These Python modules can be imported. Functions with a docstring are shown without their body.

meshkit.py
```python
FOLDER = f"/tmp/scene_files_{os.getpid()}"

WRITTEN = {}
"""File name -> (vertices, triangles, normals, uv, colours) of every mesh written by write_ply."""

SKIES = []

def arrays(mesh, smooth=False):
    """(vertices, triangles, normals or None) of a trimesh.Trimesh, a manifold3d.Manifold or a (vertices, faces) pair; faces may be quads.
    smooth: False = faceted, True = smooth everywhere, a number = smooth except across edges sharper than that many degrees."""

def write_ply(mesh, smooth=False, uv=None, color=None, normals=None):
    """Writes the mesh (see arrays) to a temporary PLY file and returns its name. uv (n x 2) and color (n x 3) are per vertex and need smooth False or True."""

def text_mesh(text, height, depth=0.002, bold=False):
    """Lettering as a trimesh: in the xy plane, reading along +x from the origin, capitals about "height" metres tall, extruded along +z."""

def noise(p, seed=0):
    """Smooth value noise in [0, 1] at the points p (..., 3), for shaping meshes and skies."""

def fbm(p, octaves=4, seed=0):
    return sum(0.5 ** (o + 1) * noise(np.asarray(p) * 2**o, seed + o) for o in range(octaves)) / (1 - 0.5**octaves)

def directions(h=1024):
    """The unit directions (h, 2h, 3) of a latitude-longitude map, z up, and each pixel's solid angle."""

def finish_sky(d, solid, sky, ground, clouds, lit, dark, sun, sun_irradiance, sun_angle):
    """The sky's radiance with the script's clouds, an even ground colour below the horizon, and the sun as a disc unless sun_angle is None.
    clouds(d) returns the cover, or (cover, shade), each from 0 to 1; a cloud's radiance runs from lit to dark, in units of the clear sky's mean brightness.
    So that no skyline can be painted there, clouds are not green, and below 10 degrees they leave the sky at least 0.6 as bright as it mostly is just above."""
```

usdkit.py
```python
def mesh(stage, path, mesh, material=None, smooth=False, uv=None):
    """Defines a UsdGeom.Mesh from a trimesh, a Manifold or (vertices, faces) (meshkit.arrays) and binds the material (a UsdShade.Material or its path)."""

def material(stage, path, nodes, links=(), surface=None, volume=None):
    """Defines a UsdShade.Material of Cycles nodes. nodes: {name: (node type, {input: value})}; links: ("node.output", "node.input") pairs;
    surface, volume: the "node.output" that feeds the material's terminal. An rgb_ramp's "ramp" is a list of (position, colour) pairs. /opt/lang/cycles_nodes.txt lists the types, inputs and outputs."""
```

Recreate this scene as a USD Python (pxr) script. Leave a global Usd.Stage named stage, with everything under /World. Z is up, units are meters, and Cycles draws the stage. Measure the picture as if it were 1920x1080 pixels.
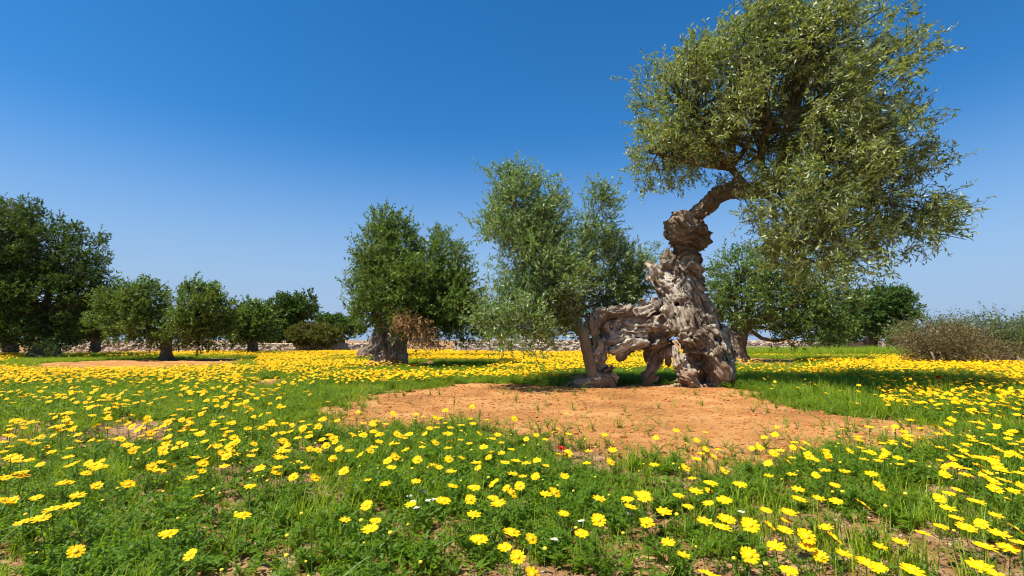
import math
import numpy as np
import shapely
from shapely.geometry import Polygon
import usdkit
from meshkit import noise, fbm
from pxr import Usd, UsdGeom, UsdLux, UsdShade, Gf, Sdf, Vt

# ------------------------------------------------------------------ camera, sky, sun, exposure
stage = Usd.Stage.CreateInMemory()
UsdGeom.SetStageUpAxis(stage, "Z")
UsdGeom.SetStageMetersPerUnit(stage, 1.0)
UsdGeom.Xform.Define(stage, "/World")
UsdGeom.Scope.Define(stage, "/World/Looks")
EYE, PITCH, FPX = 0.95, 6.0, 933.0
cam = UsdGeom.Camera.Define(stage, "/World/camera")
cam.AddTranslateOp().Set(Gf.Vec3d(0, 0, EYE))
cam.AddRotateXOp().Set(90 + PITCH)
cam.CreateHorizontalApertureAttr(36.0)
cam.CreateFocalLengthAttr(36.0 * FPX / 1920)
cam.CreateClippingRangeAttr(Gf.Vec2f(0.05, 100000))
cam.CreateExposureAttr(0.95)
SUN_EL, SUN_AZ = math.radians(62), math.atan2(-0.87, -0.49)
SUN = np.array([math.sin(SUN_AZ) * math.cos(SUN_EL), math.cos(SUN_AZ) * math.cos(SUN_EL), math.sin(SUN_EL)])
sun = UsdLux.DistantLight.Define(stage, "/World/sun")
sun.CreateIntensityAttr(1.25)
sun.CreateAngleAttr(0.53)
sun.CreateNormalizeAttr(True)
sun.CreateColorAttr(Gf.Vec3f(1.0, 0.95, 0.87))
sun.AddTransformOp().Set(Gf.Matrix4d().SetRotate(Gf.Rotation(Gf.Vec3d(0, 0, 1), Gf.Vec3d(*map(float, SUN)))))
sky_mat = usdkit.material(stage, "/World/Looks/sky", {
    "sky": ("sky_texture", {"sky_type": "single_scattering", "sun_disc": False, "sun_elevation": SUN_EL, "sun_rotation": SUN_AZ,
                            "altitude": 60.0, "air_density": 1.0, "aerosol_density": 0.1, "ozone_density": 6.0}),
    "hs": ("hsv", {"hue": 0.499, "saturation": 1.28, "value": 1.04}),
    "tc": ("texture_coordinate", {}), "xyz": ("separate_xyz", {}),
    "low": ("map_range", {"range_type": "smoothstep", "from_min": 0.40, "from_max": 0.0, "to_min": 0.0, "to_max": 1.0, "clamp": True}),
    "air": ("mix_color", {"b": (2.4, 3.4, 4.95)}),
    "bg": ("background_shader", {"strength": 0.078})},
    [("sky.color", "hs.color"), ("tc.generated", "xyz.vector"), ("xyz.z", "low.value"), ("low.result", "air.fac"), ("hs.color", "air.a"), ("air.result", "bg.color")], surface="bg.background")
dome = UsdLux.DomeLight.Define(stage, "/World/sky")
UsdShade.MaterialBindingAPI.Apply(dome.GetPrim()).Bind(sky_mat)

CT, ST = math.cos(math.radians(PITCH)), math.sin(math.radians(PITCH))


def P(px, py, d):
    """The point at depth d (metres along y) seen at a pixel of the 1920 x 1080 photograph."""
    dx, dy = (px - 960) / FPX, -(py - 540) / FPX
    y, z = CT - dy * ST, ST + dy * CT
    return np.array([dx * d / y, d, EYE + z * d / y])


def ray_to_height(px, py, h):
    dx, dy = (np.asarray(px, float) - 960) / FPX, -(np.asarray(py, float) - 540) / FPX
    y, z = CT - dy * ST, ST + dy * CT
    t = (h - EYE) / np.minimum(z, -1e-4)
    return dx * t, y * t


def project(x, y, z):
    """Pixel of a world point (used only to lay the meadow's patches out)."""
    v = np.asarray(z) - EYE
    f, u = y * CT + v * ST, -y * ST + v * CT
    return 960 + FPX * x / np.maximum(f, 1e-3), 540 - FPX * u / np.maximum(f, 1e-3)


RNG = np.random.default_rng(7)
unit = lambda v: v / np.maximum(np.linalg.norm(v, axis=-1, keepdims=True), 1e-9)


def gh(x, y):
    """Height of the meadow."""
    p = np.stack([np.asarray(x, float), np.asarray(y, float), np.zeros_like(np.asarray(x, float))], -1)
    fade = np.clip(1 - np.hypot(p[..., 0], p[..., 1]) / 120, 0, 1)
    return ((noise(p * 0.9, 3) - 0.5) * 0.05 + (noise(p * 2.7, 4) - 0.5) * 0.03) * fade


# ------------------------------------------------------------------ prim helpers
used = {}


def numbered(parent, name):
    k = used.get((parent, name), 0)
    used[(parent, name)] = k + 1
    return f"{parent}/{name}" + (f"_{k:03d}" if k else "")


def tag(prim, label=None, cat=None, group=None, kind=None):
    prim = prim.GetPrim() if hasattr(prim, "GetPrim") else prim
    for k, v in (("label", label), ("category", cat), ("group", group), ("kind", kind)):
        if v:
            prim.SetCustomDataByKey(k, v)
    return prim


def thing(name, label, cat, loc=(0, 0, 0), group=None):
    x = UsdGeom.Xform.Define(stage, numbered("/World", name))
    x.AddTranslateOp().Set(Gf.Vec3d(*map(float, loc)))
    tag(x, label, cat, group)
    return x.GetPrim()


def part(root, name, mesh, mat, smooth=False, label=None, kind=None, loc=None):
    path = numbered(str(root.GetPath()) if root is not None else "/World", name)
    if loc is not None:
        mesh = (np.asarray(mesh[0]) - np.asarray(loc), *mesh[1:])
    m = usdkit.mesh(stage, path, mesh[:2], mat, smooth=smooth)
    if len(mesh) > 2:
        UsdGeom.PrimvarsAPI(m).CreatePrimvar("grain", Sdf.ValueTypeNames.Float3Array, "vertex").Set(Vt.Vec3fArray.FromNumpy(mesh[2].astype(np.float32)))
    m.CreateDoubleSidedAttr(True)
    tag(m, label, None, None, kind)
    return m.GetPrim()


def instancer(name, protos, mats, idx, pos, rot, scl, label=None, kind="stuff", parent="/World", smooth=False):
    """protos: list of meshes, or of lists of (mesh, material); rot: (n, 4) quaternions w x y z."""
    path = numbered(parent, name)
    pi = UsdGeom.PointInstancer.Define(stage, path)
    paths = []
    for k, m in enumerate(protos):
        pp = f"{path}/kind_{k:03d}"
        if isinstance(m, list):
            UsdGeom.Xform.Define(stage, pp)
            for j, (mm, mt) in enumerate(m):
                usdkit.mesh(stage, f"{pp}/piece_{j:03d}", mm, mt, smooth=smooth)
        else:
            usdkit.mesh(stage, pp, m, mats, smooth=smooth)
        paths.append(Sdf.Path(pp))
    pi.CreatePrototypesRel().SetTargets(paths)
    pi.CreateProtoIndicesAttr(Vt.IntArray.FromNumpy(np.asarray(idx, np.int32)))
    pi.CreatePositionsAttr(Vt.Vec3fArray.FromNumpy(np.asarray(pos, np.float32)))
    q = np.asarray(rot, np.float32)
    pi.CreateOrientationsAttr(Vt.QuathArray([Gf.Quath(float(a), float(b), float(c), float(d)) for a, b, c, d in q]))
    s = np.asarray(scl, np.float32)
    if s.ndim == 1:
        s = np.repeat(s[:, None], 3, 1)
    pi.CreateScalesAttr(Vt.Vec3fArray.FromNumpy(np.ascontiguousarray(s)))
    tag(pi, label, None, None, kind)
    return pi.GetPrim()


def zquat(a, tilt=None, taz=None):
    """Quaternions of a turn a about z, then a tilt by `tilt` about the horizontal axis at azimuth taz."""
    a = np.asarray(a, float)
    q = np.stack([np.cos(a / 2), 0 * a, 0 * a, np.sin(a / 2)], -1)
    if tilt is not None:
        w, s = np.cos(tilt / 2), np.sin(tilt / 2)
        x, y = s * np.cos(taz), s * np.sin(taz)
        q = np.stack([w * q[:, 0], x * q[:, 0] + y * q[:, 3], y * q[:, 0] - x * q[:, 3], w * q[:, 3]], -1)
    return q


def join(parts):
    vs, fs, n = [], [], 0
    for v, f in parts:
        vs.append(np.asarray(v, float)); fs.append(np.asarray(f, int) + n); n += len(v)
    return np.vstack(vs), np.vstack(fs)


def tube(points, radii, sides=6, cap=True):
    p = np.asarray(points, float)
    r = np.broadcast_to(np.asarray(radii, float), (len(p),))
    t = unit(np.gradient(p, axis=0))
    ref = np.array([0.0, 0, 1]) if abs(t[:, 2]).mean() < 0.8 else np.array([1.0, 0, 0])
    a = unit(np.cross(t, ref)); b = np.cross(t, a)
    ang = np.arange(sides) * 2 * np.pi / sides
    v = p[:, None] + r[:, None, None] * (np.cos(ang)[None, :, None] * a[:, None] + np.sin(ang)[None, :, None] * b[:, None])
    i, j = np.meshgrid(np.arange(len(p) - 1), np.arange(sides), indexing="ij")
    q = np.stack([i * sides + j, i * sides + (j + 1) % sides, (i + 1) * sides + (j + 1) % sides, (i + 1) * sides + j], -1).reshape(-1, 4)
    f = np.vstack([q[:, [0, 1, 2]], q[:, [0, 2, 3]]])
    v = v.reshape(-1, 3)
    if cap:
        e = len(v)
        v = np.vstack([v, p[:1] , p[-1:]])
        k = np.arange(sides); n = (len(p) - 1) * sides
        f = np.vstack([f, np.stack([np.full(sides, e), (k + 1) % sides, k], 1), np.stack([np.full(sides, e + 1), n + k, n + (k + 1) % sides], 1)])
    return v, f


def spline(pts, n):
    """Smooth curve through the control points (rows may carry a radius too)."""
    from scipy.interpolate import CubicSpline, PchipInterpolator
    p = np.asarray(pts, float)
    t = np.r_[0, np.cumsum(np.linalg.norm(np.diff(p[:, :3], axis=0), axis=1))]
    return PchipInterpolator(t / t[-1], p, axis=0)(np.linspace(0, 1, n))


# ------------------------------------------------------------------ materials
def leaf_mat(name, top, under, glow, rough=0.45, trans=0.28, spec=0.22):
    lo, hi = top
    return usdkit.material(stage, f"/World/Looks/{name}", {
        "g": ("geometry", {}),
        "r": ("rgb_ramp", {"ramp": [(0, lo), (0.55, tuple((np.array(lo) + np.array(hi)) / 2)), (0.9, hi), (1.0, tuple(np.array(hi) * [1.5, 1.25, 0.8]))]}),
        "b": ("mix_color", {"b": under}),
        "p": ("principled_bsdf", {"roughness": rough, "specular_ior_level": spec}),
        "t": ("translucent_bsdf", {"color": glow}),
        "m": ("mix_closure", {"fac": trans})},
        [("g.random_per_island", "r.fac"), ("r.color", "b.a"), ("g.backfacing", "b.fac"), ("b.result", "p.base_color"),
         ("p.BSDF", "m.closure1"), ("t.BSDF", "m.closure2")], surface="m.closure")


def noise_mat(name, ramp, scale, detail=6, rough=0.85, bump=0.0, bscale=None, bdist=0.02, stretch=(1, 1, 1), spec=0.3, second=None):
    nodes = {"g": ("geometry", {}), "mp": ("mapping", {"scale": stretch}),
             "n": ("noise_texture", {"scale": scale, "detail": detail, "roughness": 0.62}),
             "r": ("rgb_ramp", {"ramp": ramp}),
             "p": ("principled_bsdf", {"roughness": rough, "specular_ior_level": spec})}
    links = [("g.position", "mp.vector"), ("mp.vector", "n.vector"), ("n.fac", "r.fac")]
    out = "r.color"
    if second:
        sc, fac_ramp, col = second
        nodes |= {"n2": ("noise_texture", {"scale": sc, "detail": 4.0, "roughness": 0.6}), "r2": ("rgb_ramp", {"ramp": fac_ramp}), "mx": ("mix_color", {"b": col})}
        links += [("g.position", "n2.vector"), ("n2.fac", "r2.fac"), ("r2.color", "mx.fac"), ("r.color", "mx.a")]
        out = "mx.result"
    links.append((out, "p.base_color"))
    if bump:
        nodes |= {"bn": ("noise_texture", {"scale": bscale or scale * 3, "detail": 6.0, "roughness": 0.65}), "bu": ("bump", {"strength": bump, "distance": bdist})}
        links += [("mp.vector", "bn.vector"), ("bn.fac", "bu.height"), ("bu.normal", "p.normal")]
    return usdkit.material(stage, f"/World/Looks/{name}", nodes, links, surface="p.BSDF")


M = {}
M["hero_leaf"] = leaf_mat("hero_leaf", ((0.05175, 0.0828, 0.0115), (0.2702, 0.3162, 0.0575)), (0.391, 0.4255, 0.1955), (0.345, 0.437, 0.04025), spec=0.4)
M["young_leaf"] = leaf_mat("young_leaf", ((0.0504, 0.1098, 0.01792), (0.224, 0.308, 0.06944)), (0.3472, 0.4144, 0.2016), (0.2688, 0.4256, 0.0448), spec=0.4)
M["tree_leaf"] = leaf_mat("tree_leaf", ((0.0391, 0.0897, 0.0092), (0.2127, 0.2818, 0.0322)), (0.2185, 0.276, 0.069), (0.2185, 0.322, 0.0207), trans=0.22, spec=0.16)
M["dark_leaf"] = leaf_mat("dark_leaf", ((0.0207, 0.0575, 0.0069), (0.1323, 0.1898, 0.023)), (0.1265, 0.1782, 0.04025), (0.138, 0.2185, 0.0161), trans=0.18, spec=0.12)
M["far_leaf"] = leaf_mat("far_leaf", ((0.0338, 0.0806, 0.013), (0.1235, 0.1885, 0.0338)), (0.13, 0.182, 0.052), (0.143, 0.247, 0.026), trans=0.2, spec=0.1)
M["dead_leaf"] = leaf_mat("dead_leaf", ((0.24, 0.1276, 0.045), (0.63, 0.36, 0.12)), (0.54, 0.33, 0.15), (0.45, 0.24, 0.06), trans=0.2)
M["brush_leaf"] = leaf_mat("brush_leaf", ((0.095, 0.072, 0.020), (0.30, 0.205, 0.065)), (0.24, 0.18, 0.075), (0.14, 0.11, 0.03), trans=0.15, spec=0.1)
M["grey_leaf"] = leaf_mat("grey_leaf", ((0.055, 0.085, 0.016), (0.20, 0.25, 0.06)), (0.22, 0.26, 0.09), (0.18, 0.25, 0.03), trans=0.2, spec=0.12)
M["red_brown_leaf"] = leaf_mat("red_brown_leaf", ((0.0625, 0.09375, 0.01), (0.2375, 0.1625, 0.0275)), (0.175, 0.15, 0.0375), (0.225, 0.1875, 0.01875), trans=0.2, spec=0.08)
M["herb"] = leaf_mat("herb", ((0.06325, 0.1288, 0.0069), (0.2875, 0.3737, 0.0161)), (0.1955, 0.2702, 0.0161), (0.414, 0.575, 0.0115), rough=0.5, trans=0.32, spec=0.15)
M["grass"] = leaf_mat("grass", ((0.081, 0.1566, 0.00648), (0.3024, 0.378, 0.01728)), (0.216, 0.2916, 0.01728), (0.432, 0.5832, 0.01296), rough=0.45, trans=0.34, spec=0.15)
M["straw"] = leaf_mat("straw", ((0.22, 0.13, 0.07), (0.62, 0.45, 0.30)), (0.42, 0.30, 0.19), (0.3, 0.2, 0.08), rough=0.7, trans=0.1)
M["petal"] = leaf_mat("petal", ((0.86, 0.455, 0.002), (0.90, 0.545, 0.003)), (0.82, 0.46, 0.003), (0.9, 0.52, 0.002), rough=0.6, trans=0.2, spec=0.1)
M["disc"] = noise_mat("disc", [(0.3, (0.74, 0.37, 0.003)), (0.7, (0.86, 0.50, 0.004))], 900, bump=0.5, bscale=700, bdist=0.002)
M["bud"] = noise_mat("bud", [(0.3, (0.55, 0.42, 0.03)), (0.7, (0.75, 0.52, 0.03))], 300)
M["stem"] = noise_mat("stem", [(0.3, (0.05, 0.12, 0.015)), (0.7, (0.10, 0.20, 0.03))], 30, rough=0.5)
M["white_petal"] = leaf_mat("white_petal", ((0.72, 0.70, 0.66), (0.85, 0.84, 0.80)), (0.75, 0.72, 0.7), (0.8, 0.8, 0.75), trans=0.15)
M["poppy_petal"] = leaf_mat("poppy_petal", ((0.62, 0.008, 0.004), (0.75, 0.015, 0.008)), (0.6, 0.01, 0.006), (0.8, 0.02, 0.005), trans=0.25)
M["black"] = noise_mat("poppy_heart", [(0.3, (0.01, 0.01, 0.012)), (0.7, (0.03, 0.03, 0.02))], 200)
M["bark"] = noise_mat("bark", [(0.25, (0.055, 0.040, 0.026)), (0.5, (0.14, 0.10, 0.065)), (0.75, (0.25, 0.19, 0.13))], 5, bump=0.8, bscale=26, bdist=0.03, stretch=(1, 1, 0.35))
M["twig"] = noise_mat("twig", [(0.3, (0.09, 0.065, 0.04)), (0.7, (0.19, 0.145, 0.09))], 9, bump=0.5, bscale=40, bdist=0.01)
M["green_twig"] = noise_mat("green_twig", [(0.3, (0.045, 0.048, 0.018)), (0.7, (0.095, 0.09, 0.036))], 9)
M["dry_twig"] = noise_mat("dry_twig", [(0.3, (0.085, 0.062, 0.034)), (0.7, (0.20, 0.15, 0.085))], 9)
M["stone"] = usdkit.material(stage, "/World/Looks/stone", {
    "g": ("geometry", {}), "o": ("object_info", {}),
    "n": ("noise_texture", {"scale": 6.0, "detail": 5.0}), "r": ("rgb_ramp", {"ramp": [(0.2, (0.42, 0.33, 0.25)), (0.5, (0.66, 0.56, 0.45)), (0.8, (0.80, 0.73, 0.63))]}),
    "a": ("math", {"math_type": "multiply_add", "value2": 0.5, "value3": -0.25}), "s": ("math", {"math_type": "add"}),
    "p": ("principled_bsdf", {"roughness": 0.9, "specular_ior_level": 0.2})},
    [("g.position", "n.vector"), ("g.random_per_island", "a.value1"), ("n.fac", "s.value1"), ("a.value", "s.value2"), ("s.value", "r.fac"), ("r.color", "p.base_color")], surface="p.BSDF")
M["earth"] = usdkit.material(stage, "/World/Looks/earth", {
    "g": ("geometry", {}),
    "n": ("noise_texture", {"scale": 0.9, "detail": 9.0, "roughness": 0.66}),
    "r": ("rgb_ramp", {"ramp": [(0.34, (0.22, 0.092, 0.027)), (0.48, (0.335, 0.148, 0.040)), (0.62, (0.42, 0.21, 0.070))]}),
    "n2": ("noise_texture", {"scale": 38.0, "detail": 4.0, "roughness": 0.7}), "r2": ("rgb_ramp", {"ramp": [(0.52, (0, 0, 0)), (0.70, (0.75, 0.75, 0.75))]}),
    "mx": ("mix_color", {"b": (0.52, 0.32, 0.15)}),
    "n3": ("noise_texture", {"scale": 26.0, "detail": 5.0, "roughness": 0.7}), "r3": ("rgb_ramp", {"ramp": [(0.26, (0.6, 0.6, 0.6)), (0.36, (0, 0, 0))]}),
    "my": ("mix_color", {"b": (0.20, 0.075, 0.02)}),
    "bn": ("noise_texture", {"scale": 42.0, "detail": 7.0, "roughness": 0.75}), "bu": ("bump", {"strength": 0.7, "distance": 0.03}),
    "p": ("principled_bsdf", {"roughness": 0.95, "specular_ior_level": 0.1})},
    [("g.position", "n.vector"), ("g.position", "n2.vector"), ("g.position", "n3.vector"), ("g.position", "bn.vector"), ("n.fac", "r.fac"), ("n2.fac", "r2.fac"), ("n3.fac", "r3.fac"),
     ("r.color", "mx.a"), ("r2.color", "mx.fac"), ("mx.result", "my.a"), ("r3.color", "my.fac"), ("my.result", "p.base_color"), ("bn.fac", "bu.height"), ("bu.normal", "p.normal")], surface="p.BSDF")
M["ground"] = noise_mat("ground", [(0.3, (0.13, 0.070, 0.026)), (0.46, (0.22, 0.115, 0.042)), (0.60, (0.34, 0.20, 0.095)), (0.75, (0.44, 0.31, 0.19))], 5.5, detail=8, rough=0.95, bump=0.7, bscale=45, bdist=0.03, spec=0.1)
M["pale_earth"] = noise_mat("pale_earth", [(0.3, (0.17, 0.09, 0.045)), (0.5, (0.30, 0.165, 0.08)), (0.7, (0.42, 0.27, 0.16))], 14, detail=8, rough=0.95, bump=0.8, bscale=50, bdist=0.03, spec=0.1)
M["clod"] = leaf_mat("clod", ((0.36, 0.14, 0.04), (0.60, 0.30, 0.11)), (0.4, 0.2, 0.07), (0.3, 0.1, 0.03), rough=0.95, trans=0.0)
# old olive wood: weathered silver grey, cream and brown, dusted with red earth near the ground
M["old_wood"] = usdkit.material(stage, "/World/Looks/old_wood", {
    "g": ("geometry", {}), "at": ("attribute", {"attribute": "grain"}),
    "n": ("noise_texture", {"scale": 3.0, "detail": 7.0, "roughness": 0.65, "distortion": 0.4}),
    "r": ("rgb_ramp", {"ramp": [(0.32, (0.085, 0.060, 0.040)), (0.44, (0.19, 0.142, 0.096)), (0.53, (0.38, 0.318, 0.24)), (0.64, (0.64, 0.585, 0.49))]}),
    "n2": ("noise_texture", {"scale": 17.0, "detail": 6.0, "roughness": 0.7}), "r2": ("rgb_ramp", {"ramp": [(0.38, (0.8, 0.8, 0.8)), (0.50, (0, 0, 0))]}),
    "mx": ("mix_color", {"b": (0.055, 0.040, 0.028)}),
    "sz": ("separate_xyz", {}), "mr": ("map_range", {"from_min": 0.7, "from_max": 0.0, "to_min": 0.0, "to_max": 0.75, "clamp": True}),
    "n3": ("noise_texture", {"scale": 4.0, "detail": 4.0}), "mul": ("math", {"math_type": "multiply", "use_clamp": True}), "m2": ("math", {"math_type": "multiply_add", "value2": 2.4, "value3": -0.4}),
    "my": ("mix_color", {"b": (0.34, 0.18, 0.085)}),
    "up": ("map_range", {"from_min": 2.35, "from_max": 2.7, "to_min": 0.0, "to_max": 0.65, "clamp": True}),
    "mz": ("mix_color", {"b": (0.17, 0.115, 0.058)}),
    "bn": ("noise_texture", {"scale": 30.0, "detail": 8.0, "roughness": 0.72, "distortion": 0.5}), "bu": ("bump", {"strength": 0.9, "distance": 0.04}),
    "p": ("principled_bsdf", {"roughness": 0.85, "specular_ior_level": 0.2})},
    [("at.vector", "n.vector"), ("at.vector", "n2.vector"), ("g.position", "n3.vector"), ("g.position", "sz.vector"), ("at.vector", "bn.vector"),
     ("n.fac", "r.fac"), ("n2.fac", "r2.fac"), ("r.color", "mx.a"), ("r2.color", "mx.fac"), ("sz.z", "mr.value"), ("n3.fac", "m2.value1"), ("mr.result", "mul.value1"), ("m2.value", "mul.value2"),
     ("mx.result", "my.a"), ("mul.value", "my.fac"), ("sz.z", "up.value"), ("up.result", "mz.fac"), ("my.result", "mz.a"), ("mz.result", "p.base_color"), ("bn.fac", "bu.height"), ("bu.normal", "p.normal")], surface="p.BSDF")
M["smooth_bark"] = noise_mat("smooth_bark", [(0.3, (0.13, 0.105, 0.06)), (0.7, (0.26, 0.21, 0.13))], 8, bump=0.4, bscale=30, bdist=0.015, stretch=(1, 1, 0.4))


# ------------------------------------------------------------------ implicit wood
def surface_nets(f, origin, h):
    """Naive surface nets of the zero level of f sampled on a grid."""
    s = f < 0
    nx, ny, nz = f.shape
    c = [s[a:nx - 1 + a, b:ny - 1 + b, d:nz - 1 + d] for a in (0, 1) for b in (0, 1) for d in (0, 1)]
    al, an = c[0].copy(), c[0].copy()
    for x in c[1:]:
        al &= x; an |= x
    cells = np.argwhere(an & ~al)
    idx = np.full((nx - 1, ny - 1, nz - 1), -1, np.int64)
    idx[tuple(cells.T)] = np.arange(len(cells))
    corner = np.array([(a, b, d) for a in (0, 1) for b in (0, 1) for d in (0, 1)])
    val = np.stack([f[cells[:, 0] + o[0], cells[:, 1] + o[1], cells[:, 2] + o[2]] for o in corner], 1)
    acc, cnt = np.zeros((len(cells), 3)), np.zeros(len(cells))
    for a in range(8):
        for b in range(a + 1, 8):
            if np.abs(corner[a] - corner[b]).sum() == 1:
                cross = (val[:, a] < 0) != (val[:, b] < 0)
                t = val[:, a] / np.where(cross, val[:, a] - val[:, b], 1)
                acc += np.where(cross[:, None], corner[a] + t[:, None] * (corner[b] - corner[a]), 0)
                cnt += cross
    v = origin + h * (cells + acc / cnt[:, None])
    quads = []
    for ax in range(3):
        lo = [slice(None)] * 3; hi = [slice(None)] * 3
        lo[ax] = slice(0, -1); hi[ax] = slice(1, None)
        a, b = s[tuple(lo)], s[tuple(hi)]
        e = np.argwhere(a != b)
        u, w = (ax + 1) % 3, (ax + 2) % 3
        e = e[(e[:, u] > 0) & (e[:, w] > 0) & (e[:, u] < f.shape[u] - 1) & (e[:, w] < f.shape[w] - 1)]
        flip = ~a[tuple(e.T)]
        def at(du, dw):
            k = e.copy(); k[:, u] += du; k[:, w] += dw
            return idx[tuple(k.T)]
        q = np.stack([at(-1, -1), at(0, -1), at(0, 0), at(-1, 0)], 1)
        q[flip] = q[flip][:, ::-1]
        quads.append(q)
    q = np.vstack(quads)
    return v, np.vstack([q[:, [0, 1, 2]], q[:, [0, 2, 3]]])


def keep_largest(v, f, least=0.02):
    from scipy.sparse import coo_matrix
    from scipy.sparse.csgraph import connected_components
    n, lab = connected_components(coo_matrix((np.ones(len(f) * 2), (f[:, [0, 1]].ravel(), f[:, [1, 2]].ravel())), shape=(len(v), len(v))), directed=False)
    size = np.bincount(lab)
    ok = size[lab] == size.max()
    new = np.cumsum(ok) - 1
    return v[ok], new[f[ok[f[:, 0]]]]


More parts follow.
